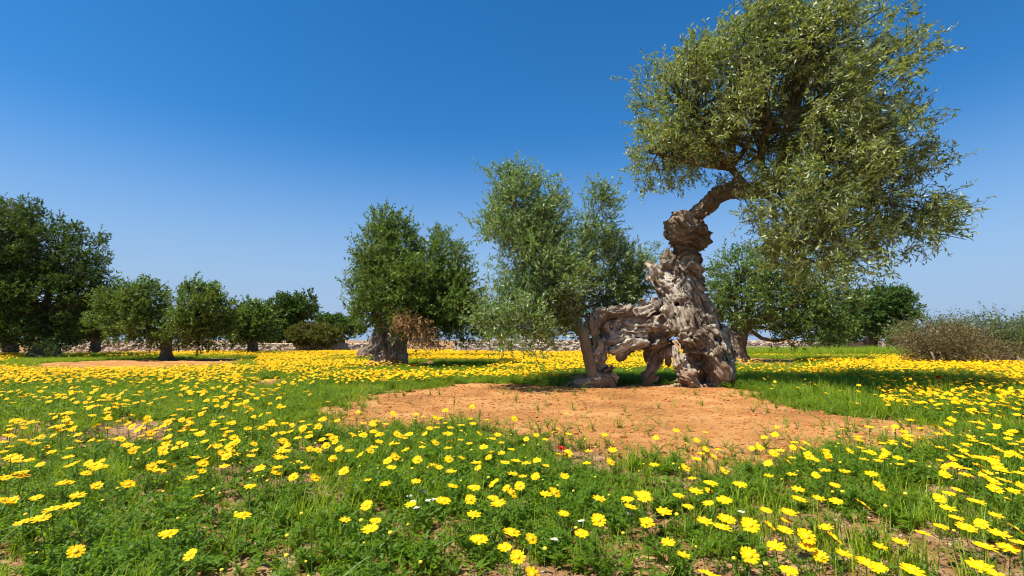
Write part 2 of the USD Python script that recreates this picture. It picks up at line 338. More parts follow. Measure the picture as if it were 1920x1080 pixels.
def wood(prims, h, k=0.08, hollows=(), folds=0.06, lumps=0.09, fine=0.018, fscale=6.0, lscale=2.4, seed=0, stretch=0.74, rough=0.03, calm=None):
    """prims: (A, B, ra, rb) round cones; hollows the same, cut out. Returns the wood as a mesh with gnarled, twisting folds."""
    pts = np.array([p for A, B, _, _ in prims for p in (A, B)])
    rad = max(max(p[2], p[3]) for p in prims)
    lo, hi = pts.min(0) - rad - 0.3, pts.max(0) + rad + 0.3
    ax = [np.arange(lo[i], hi[i], h) for i in range(3)]
    X = np.stack(np.meshgrid(*ax, indexing="ij"), -1).astype(np.float32)

    def cone(p, A, B, ra, rb):
        A, B = np.asarray(A, np.float32), np.asarray(B, np.float32)
        ab = B - A
        t = np.clip(((p - A) @ ab) / max(float(ab @ ab), 1e-9), 0, 1)
        return np.linalg.norm(p - A - t[..., None] * ab, axis=-1) - (ra + (rb - ra) * t)

    D = np.full(X.shape[:3], 9.0, np.float32)
    for A, B, ra, rb in prims:
        m = max(ra, rb) + 0.45
        sl = tuple(slice(max(0, int((min(A[i], B[i]) - m - lo[i]) / h)), int((max(A[i], B[i]) + m - lo[i]) / h) + 2) for i in range(3))
        d = cone(X[sl], A, B, ra, rb).astype(np.float32)
        o = D[sl]
        e = np.maximum(k - np.abs(o - d), 0) / k
        D[sl] = np.minimum(o, d) - e * e * k / 4
    near = np.abs(D) < 0.32
    p = X[near].astype(float)
    d0 = D[near].astype(float)

    def grain(p):
        """Coordinates that follow the limbs: features drawn in them run along the wood."""
        q, w = np.zeros_like(p), np.zeros(len(p))
        last, O = None, None
        for A, B, ra, rb in prims:
            A, B = np.asarray(A, float), np.asarray(B, float)
            O = O if last is not None and np.allclose(A, last) else A      # a chain keeps one running origin
            a = unit(B - A) if np.linalg.norm(B - A) > 1e-6 else np.array([0, 0, 1.0])
            rel = p - A
            wi = np.exp(-np.maximum(cone(p, A, B, ra, rb), -0.3) / 0.06)
            q += wi[:, None] * (rel - stretch * (rel @ a)[:, None] * a + O); w += wi
            O, last = O + (1 - stretch) * (B - A), B
        q /= np.maximum(w, 1e-12)[:, None]
        warp = np.stack([noise(p * 2.4 + 7, seed + 40), noise(p * 2.4 + 17, seed + 41), noise(p * 2.4 + 27, seed + 42)], -1) - 0.5
        warp2 = np.stack([noise(p * 7 + 7, seed + 43), noise(p * 7 + 17, seed + 44), noise(p * 7 + 27, seed + 45)], -1) - 0.5
        return q + 0.26 * warp + 0.05 * warp2

    q = grain(p)
    cut = lambda sc, o, wd: np.exp(-(np.abs(2 * noise(q * sc + o, seed + o) - 1) / wd) ** 2)
    lump = fbm(q * lscale + 3, 3, seed + 3) - 0.5
    knob = np.maximum(noise(p * 4.5 + 11, seed + 6) - 0.66, 0)
    d = d0 + folds * (cut(fscale, 0, 0.20) - 0.2) + 0.65 * folds * (cut(fscale * 2.2, 5, 0.24) - 0.25) + fine * (cut(fscale * 4.4, 9, 0.30) - 0.3) - 2 * lumps * lump - 0.25 * knob * (folds > 0.03) - rough * 2 * (fbm(p * 8.5 + 21, 2, seed + 12) - 0.5) + 0.10 * rough / 0.03 * np.maximum(noise(p * 11 + 4, seed + 14) - 0.70, 0)
    if calm:                                                  # smoother wood above a height
        d = d0 + (d - d0) * (1 - calm[2] * np.clip((p[:, 2] - calm[0]) / (calm[1] - calm[0]), 0, 1))
    for A, B, ra, rb in hollows:
        c = cone(p, A, B, ra, rb) + 0.25 * (fbm(p * 5, 2, seed + 9) - 0.5)
        e = np.maximum(0.05 - np.abs(d + c), 0) / 0.05
        d = np.maximum(d, -c) + e * e * 0.05 / 4
    D[near] = d
    v, f = keep_largest(*surface_nets(D, lo, h))
    return v, f, grain(v)


# ------------------------------------------------------------------ foliage
def leaf_mesh(base, d, nrm, L, W, detail=False):
    """One folded olive leaf per row."""
    d = unit(d); side = unit(np.cross(d, nrm)); n = np.cross(side, d)
    L, W = L[:, None], W[:, None]
    if detail:
        pts = [base, base + d * L * 0.33 - side * W * 0.46 + n * W * 0.1, base + d * L * 0.33 + side * W * 0.46 + n * W * 0.1,
               base + d * L * 0.68 - side * W * 0.42 - n * L * 0.03, base + d * L * 0.68 + side * W * 0.42 - n * L * 0.03, base + d * L - n * L * 0.10]
        tri = np.array([[0, 2, 1], [1, 2, 4], [1, 4, 3], [3, 4, 5]])
    else:
        pts = [base, base + d * L * 0.45 - side * W * 0.5 + n * W * 0.12, base + d * L * 0.45 + side * W * 0.5 + n * W * 0.12, base + d * L]
        tri = np.array([[0, 2, 1], [1, 2, 3]])
    v = np.stack(pts, 1)
    f = (np.arange(len(v)) * v.shape[1])[:, None, None] + tri
    return v.reshape(-1, 3), f.reshape(-1, 3)


def thin_tubes(a, b, ra, rb, sag, rng, seg=3):
    """Many thin three-sided twigs from a to b, vectorised."""
    t = np.linspace(0, 1, seg + 1)
    n = len(a)
    mid = rng.normal(0, 1, (n, 3)) * np.linalg.norm(b - a, axis=1, keepdims=True) * 0.10
    p = a[:, None] + (b - a)[:, None] * t[None, :, None] + (mid[:, None] + np.array([0, 0, sag])) * (np.sin(t * np.pi))[None, :, None]
    ax = unit(b - a)
    u = unit(np.cross(ax, np.array([0.3, 0.5, 0.81]))); w = np.cross(ax, u)
    r = (np.asarray(ra).reshape(-1, 1) + (np.asarray(rb).reshape(-1, 1) - np.asarray(ra).reshape(-1, 1)) * t[None])
    ang = np.arange(3) * 2 * np.pi / 3
    v = p[:, :, None] + r[:, :, None, None] * (np.cos(ang)[None, None, :, None] * u[:, None, None] + np.sin(ang)[None, None, :, None] * w[:, None, None])
    i, j = np.meshgrid(np.arange(seg), np.arange(3), indexing="ij")
    q = np.stack([i * 3 + j, i * 3 + (j + 1) % 3, (i + 1) * 3 + (j + 1) % 3, (i + 1) * 3 + j], -1).reshape(-1, 4)
    f = np.vstack([q[:, [0, 1, 2]], q[:, [0, 2, 3]]])
    f = (np.arange(n) * (seg + 1) * 3)[:, None, None] + f
    return v.reshape(-1, 3), f.reshape(-1, 3)


def foliage(lobes, clumps, twigs, leaves, L, W, wind, seed, detail=False, shell=0.5, twig_len=(0.22, 0.5), spread=0.75, up=0.25, droop=0.0, rough=0.35, gap=0.0):
    """lobes: (centre, radii). Leafy twigs in clumps through each lobe's outer volume. Returns (leaf mesh, twig mesh, clump centres, lobe of each)."""
    rng = np.random.default_rng(seed)
    vol = np.array([np.prod(r) ** 0.72 for _, r in lobes])
    C, O, owner = [], [], []
    for i, (c, r) in enumerate(lobes):
        n = max(3, int(round(clumps * vol[i] / vol.sum())))
        u = unit(rng.normal(0, 1, (n, 3)))
        rad = (shell + (1 - shell) * rng.random(n) ** 0.6)
        rad *= np.clip(1 + rough * 2 * (noise(u * 1.9 + 10 * i, seed) - 0.5), 0.3, 1.16)
        C.append(np.asarray(c) + u * np.asarray(r) * rad[:, None]); O.append(unit(u / np.asarray(r))); owner.append(np.full(n, i))
    C, O, owner = np.vstack(C), np.vstack(O), np.concatenate(owner)
    if gap:
        keep = noise(C * 1.1 + 31, seed + 5) > gap
        C, O, owner = C[keep], O[keep], owner[keep]
    n = len(C)
    T = n * twigs
    ci = np.repeat(np.arange(n), twigs)
    size = rng.uniform(0.7, 1.2, n)[ci]
    d = unit(O[ci] + rng.normal(0, spread, (T, 3)) + np.array([0, 0, up]) + np.asarray(wind))
    ln = rng.uniform(*twig_len, T) * size
    a = C[ci] + rng.normal(0, 1, (T, 3)) * (twig_len[1] * 0.30)
    b = a + d * ln[:, None] + np.array([0, 0, -droop]) * ln[:, None]
    tv = thin_tubes(a, b, np.full(T, 0.0045), np.full(T, 0.0015), 0.0, rng, 2)
    K = T * leaves
    ti = np.repeat(np.arange(T), leaves)
    t = np.tile(np.linspace(0.12, 1.0, leaves), T) + rng.uniform(-0.05, 0.05, K)
    base = a[ti] + (b - a)[ti] * t[:, None]
    ld = unit(d[ti] * 0.62 + rng.normal(0, 0.72, (K, 3)) + np.asarray(wind) * 0.8 + np.array([0, 0, -droop * 0.6]))
    nn = unit(rng.normal(0, 0.75, (K, 3)) + np.array([0, 0, 0.9]))
    LL = L * rng.uniform(0.65, 1.2, K); WW = W * rng.uniform(0.75, 1.2, K)
    return leaf_mesh(base, ld, nn, LL, WW, detail), tv, C, owner


def limbs(lobes, C, owner, start, seed, r0=0.09, share=0.6):
    """Branches from a start point to each lobe and on to a share of its clumps."""
    rng = np.random.default_rng(seed)
    main, fine = [], []
    for i, (c, r) in enumerate(lobes):
        c = np.asarray(c)
        s = np.asarray(start[i] if isinstance(start, list) else start)
        mid = (s + c) / 2 + rng.normal(0, 0.08, 3) * np.linalg.norm(c - s) + np.array([0, 0, -0.06]) * np.linalg.norm(c - s)
        tip = c + (c - s) * 0.15
        rr = r0 * (np.prod(r) ** (1 / 3)) ** 0.5 * (0.4 if c[2] < s[2] - 0.1 else 1.0)
        sp = spline([[*s, rr], [*mid, rr * 0.75], [*c, rr * 0.5], [*tip, rr * 0.22]], 14)
        sp[1:, :3] += rng.normal(0, rr * 0.22, (13, 3))
        main.append(tube(sp[:, :3], sp[:, 3], 7))
        cc = C[owner == i]
        cc = cc[rng.random(len(cc)) < share]
        if len(cc):
            k = rng.integers(6, 14, len(cc))
            fine.append(thin_tubes(sp[k, :3], cc, np.full(len(cc), rr * 0.22 + 0.004), np.full(len(cc), 0.006), 0.05, rng, 5))
    return main, join(fine)


def px_lobes(rows, d0):
    """rows: (px, py, rx, ry in pixels, depth offset, depth radius) -> ellipsoids in metres."""
    out = []
    for px, py, rx, ry, dd, rd in rows:
        d = d0 + dd
        s = d / FPX
        out.append((P(px, py, d), np.array([rx * s, rd, ry * s])))
    return out


def tree(name, label, base, lobes, leaf, clumps, twigs, leaves, L, W, wind, seed, trunk, group=None, start=None, r0=0.09, bark="bark", detail=False, extra=None, **kw):
    """A whole tree: trunk (given mesh), limbs, twigs and crown as parts."""
    base = np.array(base)
    t = thing(name, label, "tree", base, group)
    if trunk is not None:
        part(t, "trunk", trunk, M[bark], smooth=True, loc=base)
    lm, tv, C, owner = foliage(lobes, clumps, twigs, leaves, L, W, wind, seed, detail, **kw)
    main, fine = limbs(lobes, C, owner, start, seed + 1, r0)
    for m in main:
        part(t, "limb", m, M[bark], smooth=True, loc=base)
    part(t, "twigs", join([fine, tv]), M["green_twig"], loc=base, kind="stuff")
    part(t, "crown", lm, M[leaf], loc=base, kind="stuff")
    return t


# ------------------------------------------------------------------ the ground
ang = np.unique(np.r_[np.radians(np.linspace(-66, 66, 620)), np.radians(np.linspace(66, 294, 60))[1:-1]])
rad = np.r_[np.geomspace(0.25, 60, 420), np.geomspace(60, 4000, 40)[1:]]
A, R = np.meshgrid(ang, rad, indexing="ij")
gx, gy = R * np.sin(A), R * np.cos(A)
V = np.vstack([np.stack([gx, gy, gh(gx, gy)], -1).reshape(-1, 3), [[0, 0, 0]]])
na, nr = A.shape
i, j = np.meshgrid(np.arange(na), np.arange(nr - 1), indexing="ij")
q = np.stack([i * nr + j, i * nr + j + 1, ((i + 1) % na) * nr + j + 1, ((i + 1) % na) * nr + j], -1).reshape(-1, 4)
F = np.vstack([q[:, [0, 2, 1]], q[:, [0, 3, 2]], np.stack([np.full(na, na * nr), ((np.arange(na) + 1) % na) * nr, np.arange(na) * nr], 1)])
tag(part(None, "ground", (V, F), M["ground"], smooth=True), "brown meadow soil with litter under the flowers and grass", None, None, "structure")


def px_poly(rows):
    x, y = ray_to_height([r[0] for r in rows], [r[1] for r in rows], 0.0)
    return Polygon(np.stack([x, y], 1)).buffer(0)


SOIL = [(px_poly([(590, 800), (620, 765), (680, 742), (760, 732), (840, 724), (900, 721), (1040, 727), (1080, 722), (1200, 722), (1390, 728), (1450, 752), (1560, 778), (1680, 795), (1800, 812), (1800, 828), (1660, 840), (1540, 858), (1420, 878), (1300, 893), (1190, 882), (1080, 853), (980, 828), (860, 812), (760, 806), (680, 812)]),
         "orange bare earth around the foot of the gnarled leaning olive"),
        (px_poly([(70, 684), (180, 678), (300, 675), (420, 673), (480, 676), (440, 684), (330, 694), (240, 697), (120, 697), (60, 692)]), "strip of red brown bare earth around the small round olive on the left"),
        (px_poly([(455, 722), (480, 715), (520, 713), (552, 718), (540, 727), (480, 729)]), "small mound of bare earth in the grass left of the big earth patch"),
        (px_poly([(1375, 672), (1500, 676), (1500, 684), (1440, 686), (1370, 683)]), "sliver of shaded red earth right of the gnarled trunk"),
        (px_poly([(0, 795), (60, 786), (118, 795), (110, 808), (0, 812)]), "pinkish dry bare patch at the left edge of the meadow"),
        (px_poly([(215, 810), (270, 795), (345, 780), (372, 786), (330, 806), (260, 822)]), "pinkish dry bare patch among the daisies on the left")]


def soil_depth(x, y, which=range(6)):
    """Distance inside (+) or outside (-) the nearest bare earth, with a ragged edge."""
    p = shapely.points(np.asarray(x), np.asarray(y))
    best = np.full(np.shape(x), -9.0)
    for k in which:
        g = SOIL[k][0]
        d = shapely.distance(p, g.boundary)
        best = np.maximum(best, np.where(shapely.contains_xy(g, x, y), d, -d))
    pp = np.stack([x, y, np.zeros_like(x)], -1)
    return best + 0.75 * (fbm(pp * 1.9, 4, 8) - 0.5)


def earth_height(x, y, k):
    pp = np.stack([x, y, np.zeros_like(x)], -1)
    d = soil_depth(x, y, [k])
    return gh(x, y) + np.clip(d * 0.12, -0.03, 0.018) + np.clip(d, 0, 0.35) * 0.06 + (0.018 * (fbm(pp * 7, 3, 12) - 0.5) + 0.05 * (fbm(pp * 2.2, 3, 13) - 0.5)) * np.clip(d * 8, 0, 1)


for k, (g, label) in enumerate(SOIL):
    x0, y0, x1, y1 = g.buffer(0.5).bounds
    st = 0.05 if k == 0 else 0.09
    xs, ys = np.arange(x0, x1, st), np.arange(y0, y1, st * (1 if k in (0, 4, 5) else 1.5))
    X, Y = np.meshgrid(xs, ys, indexing="ij")
    Z = earth_height(X, Y, k)
    keep = soil_depth(X.ravel(), Y.ravel(), [k]).reshape(X.shape) > -0.25
    ii = np.arange(X.size).reshape(X.shape)
    qk = keep[:-1, :-1] & keep[1:, :-1] & keep[1:, 1:] & keep[:-1, 1:]
    q = np.stack([ii[:-1, :-1], ii[1:, :-1], ii[1:, 1:], ii[:-1, 1:]], -1)[qk]
    f = np.vstack([q[:, [0, 1, 2]], q[:, [0, 2, 3]]])
    un, inv = np.unique(f, return_inverse=True)
    tag(part(None, "bare_earth", (np.stack([X, Y, Z], -1).reshape(-1, 3)[un], inv.reshape(f.shape)), M["earth" if k < 4 else "pale_earth"], smooth=True), label, None, None, "structure")

# ------------------------------------------------------------------ the gnarled olive
HD = 10.15


def Z_(zx, zy, dd=0.0):
    """A point given in the enlarged view of the trunk, at depth HD + dd."""
    return P(1030 + zx / 2.7, 360 + zy / 2.7, HD + dd)


ZS = HD / FPX / 2.7


def chain(rows):
    """rows: (zx, zy, radius in enlarged pixels, depth offset) -> round cones."""
    r = [(Z_(a, b, d), c * ZS) for a, b, c, d in rows]
    return [(r[i][0], r[i + 1][0], r[i][1], r[i + 1][1]) for i in range(len(r) - 1)]


hero = []
hero += chain([(835, 985, 96, 0.05), (825, 900, 104, 0.0), (795, 790, 112, 0.0), (745, 650, 100, -0.02), (690, 520, 92, 0.0), (665, 420, 82, 0.05), (694, 335, 68, 0.08), (692, 265, 60, 0.06)])   # trunk
hero += chain([(700, 640, 66, -0.26), (642, 545, 58, -0.20), (590, 475, 46, -0.12), (535, 410, 46, -0.04), (508, 378, 32, 0.0)])         # broken plate, left
hero += chain([(640, 420, 50, -0.1), (600, 340, 36, 0.0), (600, 300, 16, 0.05)])
hero += chain([(740, 480, 44, -0.1), (750, 400, 36, -0.05)])
hero += chain([(662, 178, 84, 0.02), (675, 196, 86, 0.02), (690, 255, 60, 0.02)])
hero += chain([(722, 180, 66, 0.0), (738, 218, 70, 0.0)])                                                # burl
hero += chain([(765, 190, 30, -0.1), (768, 235, 44, -0.08), (750, 275, 28, -0.05)])
hero += chain([(736, 382, 27, -0.32), (738, 384, 27, -0.32)])
hero += chain([(850, 720, 60, 0.05), (885, 820, 46, -0.1), (895, 930, 34, -0.22), (905, 955, 26, -0.22)])        # right buttress
hero += chain([(800, 700, 44, -0.38), (845, 800, 40, -0.46), (868, 890, 30, -0.48), (890, 940, 24, -0.45)])     # front rib
hero += chain([(760, 960, 60, -0.1), (740, 985, 46, -0.2)])
hero += chain([(690, 640, 46, -0.42), (720, 730, 52, -0.44), (760, 790, 44, -0.42)])
hero += chain([(632, 780, 18, -0.42), (660, 850, 30, -0.48), (695, 920, 40, -0.48), (738, 985, 48, -0.40)])           # strip leg
hero += chain([(600, 600, 26, -0.36), (650, 690, 24, -0.40), (680, 760, 22, -0.40)])                              # cord along the trunk's left edge
hero += chain([(575, 1003, 16, -0.32), (640, 992, 24, -0.36), (720, 985, 34, -0.34)])                             # surface root
# the reclining half: ridge, body, legs
hero += chain([(222, 705, 27, -0.14), (222, 660, 36, -0.12), (265, 622, 36, -0.10), (340, 612, 34, -0.08), (410, 606, 33, -0.06), (480, 598, 32, -0.04), (545, 572, 36, 0.0), (600, 560, 40, 0.05)])
hero += chain([(300, 690, 62, 0.12), (400, 680, 72, 0.14), (500, 670, 84, 0.14), (600, 660, 84, 0.14), (680, 640, 70, 0.1)])
hero += chain([(300, 765, 62, 0.04), (380, 750, 58, 0.0), (470, 735, 58, 0.06), (560, 730, 60, 0.12)])
hero += chain([(345, 780, 44, 0.08), (362, 838, 24, 0.05)])                                              # hanging lump
hero += chain([(390, 800, 26, 0.08), (380, 848, 14, 0.08)])
hero += chain([(560, 700, 60, 0.16), (545, 790, 58, 0.25), (540, 850, 50, 0.28), (508, 930, 38, 0.22), (495, 990, 36, 0.18)])   # middle leg
hero += chain([(590, 800, 34, 0.25), (598, 860, 16, 0.22)])
hero += chain([(250, 740, 52, 0.06), (255, 810, 46, -0.02), (245, 880, 40, 0.0), (240, 940, 44, 0.02), (245, 985, 40, 0.02)])    # hind leg
hero += chain([(262, 760, 34, -0.16), (270, 800, 30, -0.17), (235, 860, 24, -0.14)])
hero += chain([(300, 935, 44, -0.14), (240, 955, 50, -0.22), (165, 972, 40, -0.16), (95, 990, 22, -0.05)])       # foot
hero += chain([(310, 920, 34, -0.05), (305, 975, 40, -0.12)])
hollow = [(Z_(480, 730, -0.6), Z_(520, 742, 0.02), 34 * ZS, 26 * ZS), (Z_(575, 800, -0.5), Z_(640, 735, -0.05), 36 * ZS, 30 * ZS),
          (Z_(770, 880, -0.85), Z_(735, 840, -0.10), 44 * ZS, 40 * ZS), (Z_(672, 335, -0.6), Z_(690, 345, -0.10), 26 * ZS, 18 * ZS),
          (Z_(790, 920, -0.75), Z_(775, 940, -0.15), 34 * ZS, 30 * ZS), (Z_(430, 735, -0.5), Z_(450, 742, 0.0), 18 * ZS, 18 * ZS),
          (Z_(700, 420, -0.6), Z_(710, 425, -0.18), 15 * ZS, 11 * ZS), (Z_(350, 655, -0.5), Z_(360, 662, -0.05), 14 * ZS, 12 * ZS), (Z_(640, 560, -0.6), Z_(650, 565, -0.2), 13 * ZS, 10 * ZS),
          (Z_(560, 650, -0.5), Z_(575, 640, -0.05), 18 * ZS, 14 * ZS), (Z_(850, 740, -0.7), Z_(840, 745, -0.3), 13 * ZS, 10 * ZS), (Z_(300, 840, -0.5), Z_(305, 835, -0.05), 16 * ZS, 14 * ZS)]
hb = np.array([*P(1330, 728, HD)[:2], 0.0])
hero_t = thing("olive_tree", "huge gnarled hollow olive leaning over the bare orange earth, trunk on several legs", "tree", hb)
part(hero_t, "trunk", wood(hero, 0.0195, k=0.07, hollows=hollow, folds=0.078, lumps=0.05, fine=0.036, fscale=5.0, seed=3, rough=0.045, calm=(2.35, 2.75, 0.22)), M["old_wood"], smooth=True, loc=hb)


def B_(zx, zy, dd=0.0):
    return P(1190 + zx / 4.32, 310 + zy / 4.32, HD + dd)


bs = HD / FPX / 4.32
arm = [(470, 430, 60), (530, 380, 66), (600, 310, 66), (670, 240, 62), (760, 205, 60), (860, 200, 68), (960, 200, 66), (1050, 215, 50)]
arm_c = [(B_(*arm[i][:2], -0.02 * i), B_(*arm[i + 1][:2], -0.02 * (i + 1)), arm[i][2] * bs, arm[i + 1][2] * bs) for i in range(len(arm) - 1)]
arm_c += [(B_(870, 180, -0.12), B_(830, 90, -0.1), 48 * bs, 40 * bs), (B_(830, 90, -0.1), B_(770, 20, -0.05), 40 * bs, 30 * bs),
          (B_(1040, 205, -0.14), B_(1140, 180, -0.1), 46 * bs, 34 * bs), (B_(1040, 215, -0.14), B_(1130, 270, -0.35), 40 * bs, 28 * bs)]
part(hero_t, "branch", wood(arm_c, 0.02, k=0.06, folds=0.045, lumps=0.03, fine=0.016, fscale=7, seed=21, stretch=0.88), M["old_wood"], smooth=True, loc=hb)

hl = px_lobes([(1285, 195, 95, 115, 0.2, 1.6), (1400, 120, 110, 95, 0.3, 1.7), (1500, 110, 120, 95, -0.2, 1.8), (1590, 170, 98, 100, 0.2, 1.6),
               (1440, 225, 150, 88, -0.4, 1.8), (1590, 275, 98, 88, -0.3, 1.6), (1240, 290, 58, 62, 0.0, 0.9), (1520, 368, 100, 64, -1.1, 1.4),
               (1640, 380, 110, 80, -0.3, 1.3), (1700, 430, 78, 46, -0.4, 0.9), (1500, 445, 60, 42, -1.4, 0.9), (1590, 455, 100, 45, -1.2, 1.1),
               (1315, 290, 62, 48, 0.9, 0.8), (1660, 300, 60, 60, 0.3, 0.9), (1435, 35, 45, 34, 0.0, 0.6), (1555, 28, 55, 36, 0.0, 0.6), (1760, 438, 34, 18, -0.4, 0.4), (1480, 400, 50, 36, -1.2, 0.7), (1540, 500, 70, 30, -1.5, 0.8)], HD - 0.75)
up0, right0, low0 = B_(770, 20, -0.05), B_(1140, 180, -0.1), B_(1130, 270, -0.35)
start = [up0, up0, right0, right0, right0, right0, up0, right0, right0, low0, low0, low0, up0, right0, up0, right0, low0, low0, low0]
lm, tv, C, own = foliage(hl, 800, 12, 14, 0.092, 0.0225, (0.20, -0.05, 0.05), 11, detail=True, shell=0.4, twig_len=(0.16, 0.40), up=0.15, droop=0.06, rough=0.5, gap=0.30)
main, fine = limbs(hl, C, own, start, 5, r0=0.085, share=1.0)
for m in main:
    part(hero_t, "limb", m, M["twig"], smooth=True, loc=hb)
part(hero_t, "twigs", join([fine, tv]), M["green_twig"], loc=hb, kind="stuff")
part(hero_t, "crown", lm, M["hero_leaf"], loc=hb, kind="stuff")

# ------------------------------------------------------------------ the young olive growing from the old one's foot
sb = np.array([*Z_(218, 930, -0.22)[:2], 0.0])
yt = spline([[*Z_(222, 960, -0.20), 29 * ZS], [*Z_(212, 900, -0.24), 28 * ZS], [*Z_(190, 800, -0.26), 27 * ZS], [*Z_(172, 715, -0.25), 27 * ZS], [*Z_(150, 680, -0.2), 20 * ZS], [*Z_(128, 640, -0.1), 15 * ZS], [*Z_(118, 600, 0.0), 13 * ZS]], 30)
yt[:, :3] += np.random.default_rng(2).normal(0, 0.004, (30, 3))
yl = px_lobes([(975, 400, 55, 75, 0.3, 0.9), (985, 480, 85, 80, 0.2, 1.2), (1030, 420, 45, 55, 0.5, 0.8), (1120, 440, 42, 65, 0.7, 0.7), (1135, 520, 70, 62, 0.9, 0.8), (1040, 530, 70, 70, -0.1, 1.1),
               (960, 575, 60, 50, -0.2, 0.9), (1188, 520, 32, 50, 0.9, 0.6), (985, 612, 55, 26, -1.1, 0.9), (1040, 590, 36, 34, 0.1, 0.7), (1160, 565, 40, 36, 1.1, 0.5), (960, 345, 30, 35, 0.3, 0.5), (1128, 385, 18, 32, 0.3, 0.35), (912, 606, 26, 30, -0.6, 0.5)], HD)
tree("olive_tree", "slender young olive with pale windswept leaves growing beside the gnarled trunk's left foot", sb, yl, "young_leaf", 560, 11, 13, 0.085, 0.022, (0.30, 0, 0.12), 31,
     tube(yt[:, :3], yt[:, 3], 12), start=Z_(118, 600, 0.0), r0=0.045, bark="smooth_bark", detail=True, shell=0.3, up=0.45, twig_len=(0.16, 0.40), rough=0.42, gap=0.18)


# ------------------------------------------------------------------ the other olives of the grove
def simple_trunk(base_px, d, path, seed, h=0.05, folds=0.05):
    """A gnarled trunk from (px, py, radius px) rows at depth d."""
    s = d / FPX
    pts = [(P(a, b, d), r * s) for a, b, r in path]
    return wood([(pts[i][0], pts[i + 1][0], pts[i][1], pts[i + 1][1]) for i in range(len(pts) - 1)], h, k=0.12, folds=folds, lumps=0.05, fine=0.02, seed=seed, fscale=5)


def ground_at(px, d):
    p = P(px, 640, d)
    return np.array([p[0], d, 0.0])


GR = "old olive trees of the grove"
# middle tree with the pale flared trunk and the dried shoots
d = 17.5
tr = [(726, 690, 33), (733, 668, 28), (738, 645, 25), (740, 622, 22), (738, 600, 17)]
s = d / FPX
pt = [(P(a, b, d), r * s) for a, b, r in tr]
cone_list = [(pt[i][0], pt[i + 1][0], pt[i][1], pt[i + 1][1]) for i in range(len(pt) - 1)]
cone_list += [(P(715, 672, d - 0.3), P(690, 686, d - 0.4), 14 * s, 7 * s), (P(750, 660, d + 0.2), P(752, 690, d + 0.1), 12 * s, 12 * s), (P(735, 610, d), P(765, 575, d + 0.2), 18 * s, 12 * s), (P(735, 610, d), P(712, 575, d + 0.1), 16 * s, 11 * s)]
ml = px_lobes([(a, b, 0.88 * c, 0.92 * e, f, g) for a, b, c, e, f, g in [(735, 470, 60, 60, 0.5, 1.5), (715, 540, 48, 65, 0.0, 1.4), (770, 540, 55, 60, -0.6, 1.5), (830, 500, 45, 52, 0.6, 1.4), (845, 560, 60, 60, 0.2, 1.6), (790, 585, 65, 40, -0.4, 1.4), (700, 585, 32, 36, 0.0, 0.9),
               (735, 420, 38, 22, 0.5, 0.8), (822, 452, 22, 18, 0.6, 0.6), (865, 605, 36, 40, 0.2, 1.0), (700, 490, 28, 35, 0.2, 0.8)]], d)
mt = tree("olive_tree", "bushy olive with a pale flared trunk and a dried brown shoot hanging on its right", ground_at(728, d), ml, "tree_leaf", 620, 9, 12, 0.12, 0.046, (0.1, 0, 0.05), 41,
          wood(cone_list, 0.045, k=0.15, folds=0.09, lumps=0.06, fine=0.03, fscale=4.5, seed=8), start=P(738, 600, d), r0=0.12, bark="old_wood", shell=0.45, up=0.3, twig_len=(0.2, 0.5), rough=0.3)
dl = px_lobes([(776, 614, 24, 9, -1.8, 0.4), (802, 630, 18, 9, -1.7, 0.3), (758, 607, 12, 6, -1.8, 0.25)], d)
lm, tv, C, own = foliage(dl, 36, 8, 10, 0.12, 0.034, (0.1, 0, -0.05), 43, shell=0.2, up=0.0, droop=0.12, twig_len=(0.2, 0.4))
main, fine = limbs(dl, C, own, P(745, 606, d - 0.8), 44, r0=0.03)
part(mt, "dead_shoots", join(main + [fine, tv]), M["dry_twig"], loc=ground_at(728, d), kind="stuff", label="dry brown shoots")
part(mt, "dead_foliage", lm, M["dead_leaf"], loc=ground_at(728, d), kind="stuff", label="withered brown leaves")

# the tree behind it, mostly hidden
d = 25.0
tree("olive_tree", "twisted dark olive half hidden behind the bushy olive with the flared trunk", ground_at(703, d), px_lobes([(700, 560, 36, 50, 0, 1.5), (760, 590, 60, 40, 0.5, 1.5), (850, 590, 50, 45, 1, 1.6)], d), "dark_leaf", 150, 8, 10, 0.15, 0.06, (0.1, 0, 0), 47,
     simple_trunk(None, d, [(690, 668, 22), (702, 655, 13), (706, 635, 11), (714, 612, 10)], 47), GR, start=P(714, 612, d), r0=0.11, shell=0.4)

# the round tree on the left, standing on red earth
d = 23.5
tree("olive_tree", "small round olive on a thin dark trunk in red earth, dark crown split in two", ground_at(313, d),
     px_lobes([(258, 572, 46, 35, -0.3, 1.5), (225, 592, 38, 35, 0.2, 1.4), (275, 546, 32, 15, 0, 1.0), (374, 577, 42, 36, -0.2, 1.5), (395, 595, 42, 36, 0.2, 1.3), (350, 610, 40, 28, -0.5, 1.2), (270, 612, 50, 28, -0.4, 1.3), (372, 547, 28, 13, 0, .8), (380, 632, 28, 16, 0, 0.8)], d),
     "tree_leaf", 480, 8, 11, 0.14, 0.058, (0.08, 0, 0), 51,
     simple_trunk(None, d, [(313, 682, 22), (312, 670, 11), (311, 650, 9), (313, 628, 9), (314, 612, 8)], 51, 0.04, 0.03), GR, start=P(314, 618, d), r0=0.07, shell=0.45, rough=0.28)

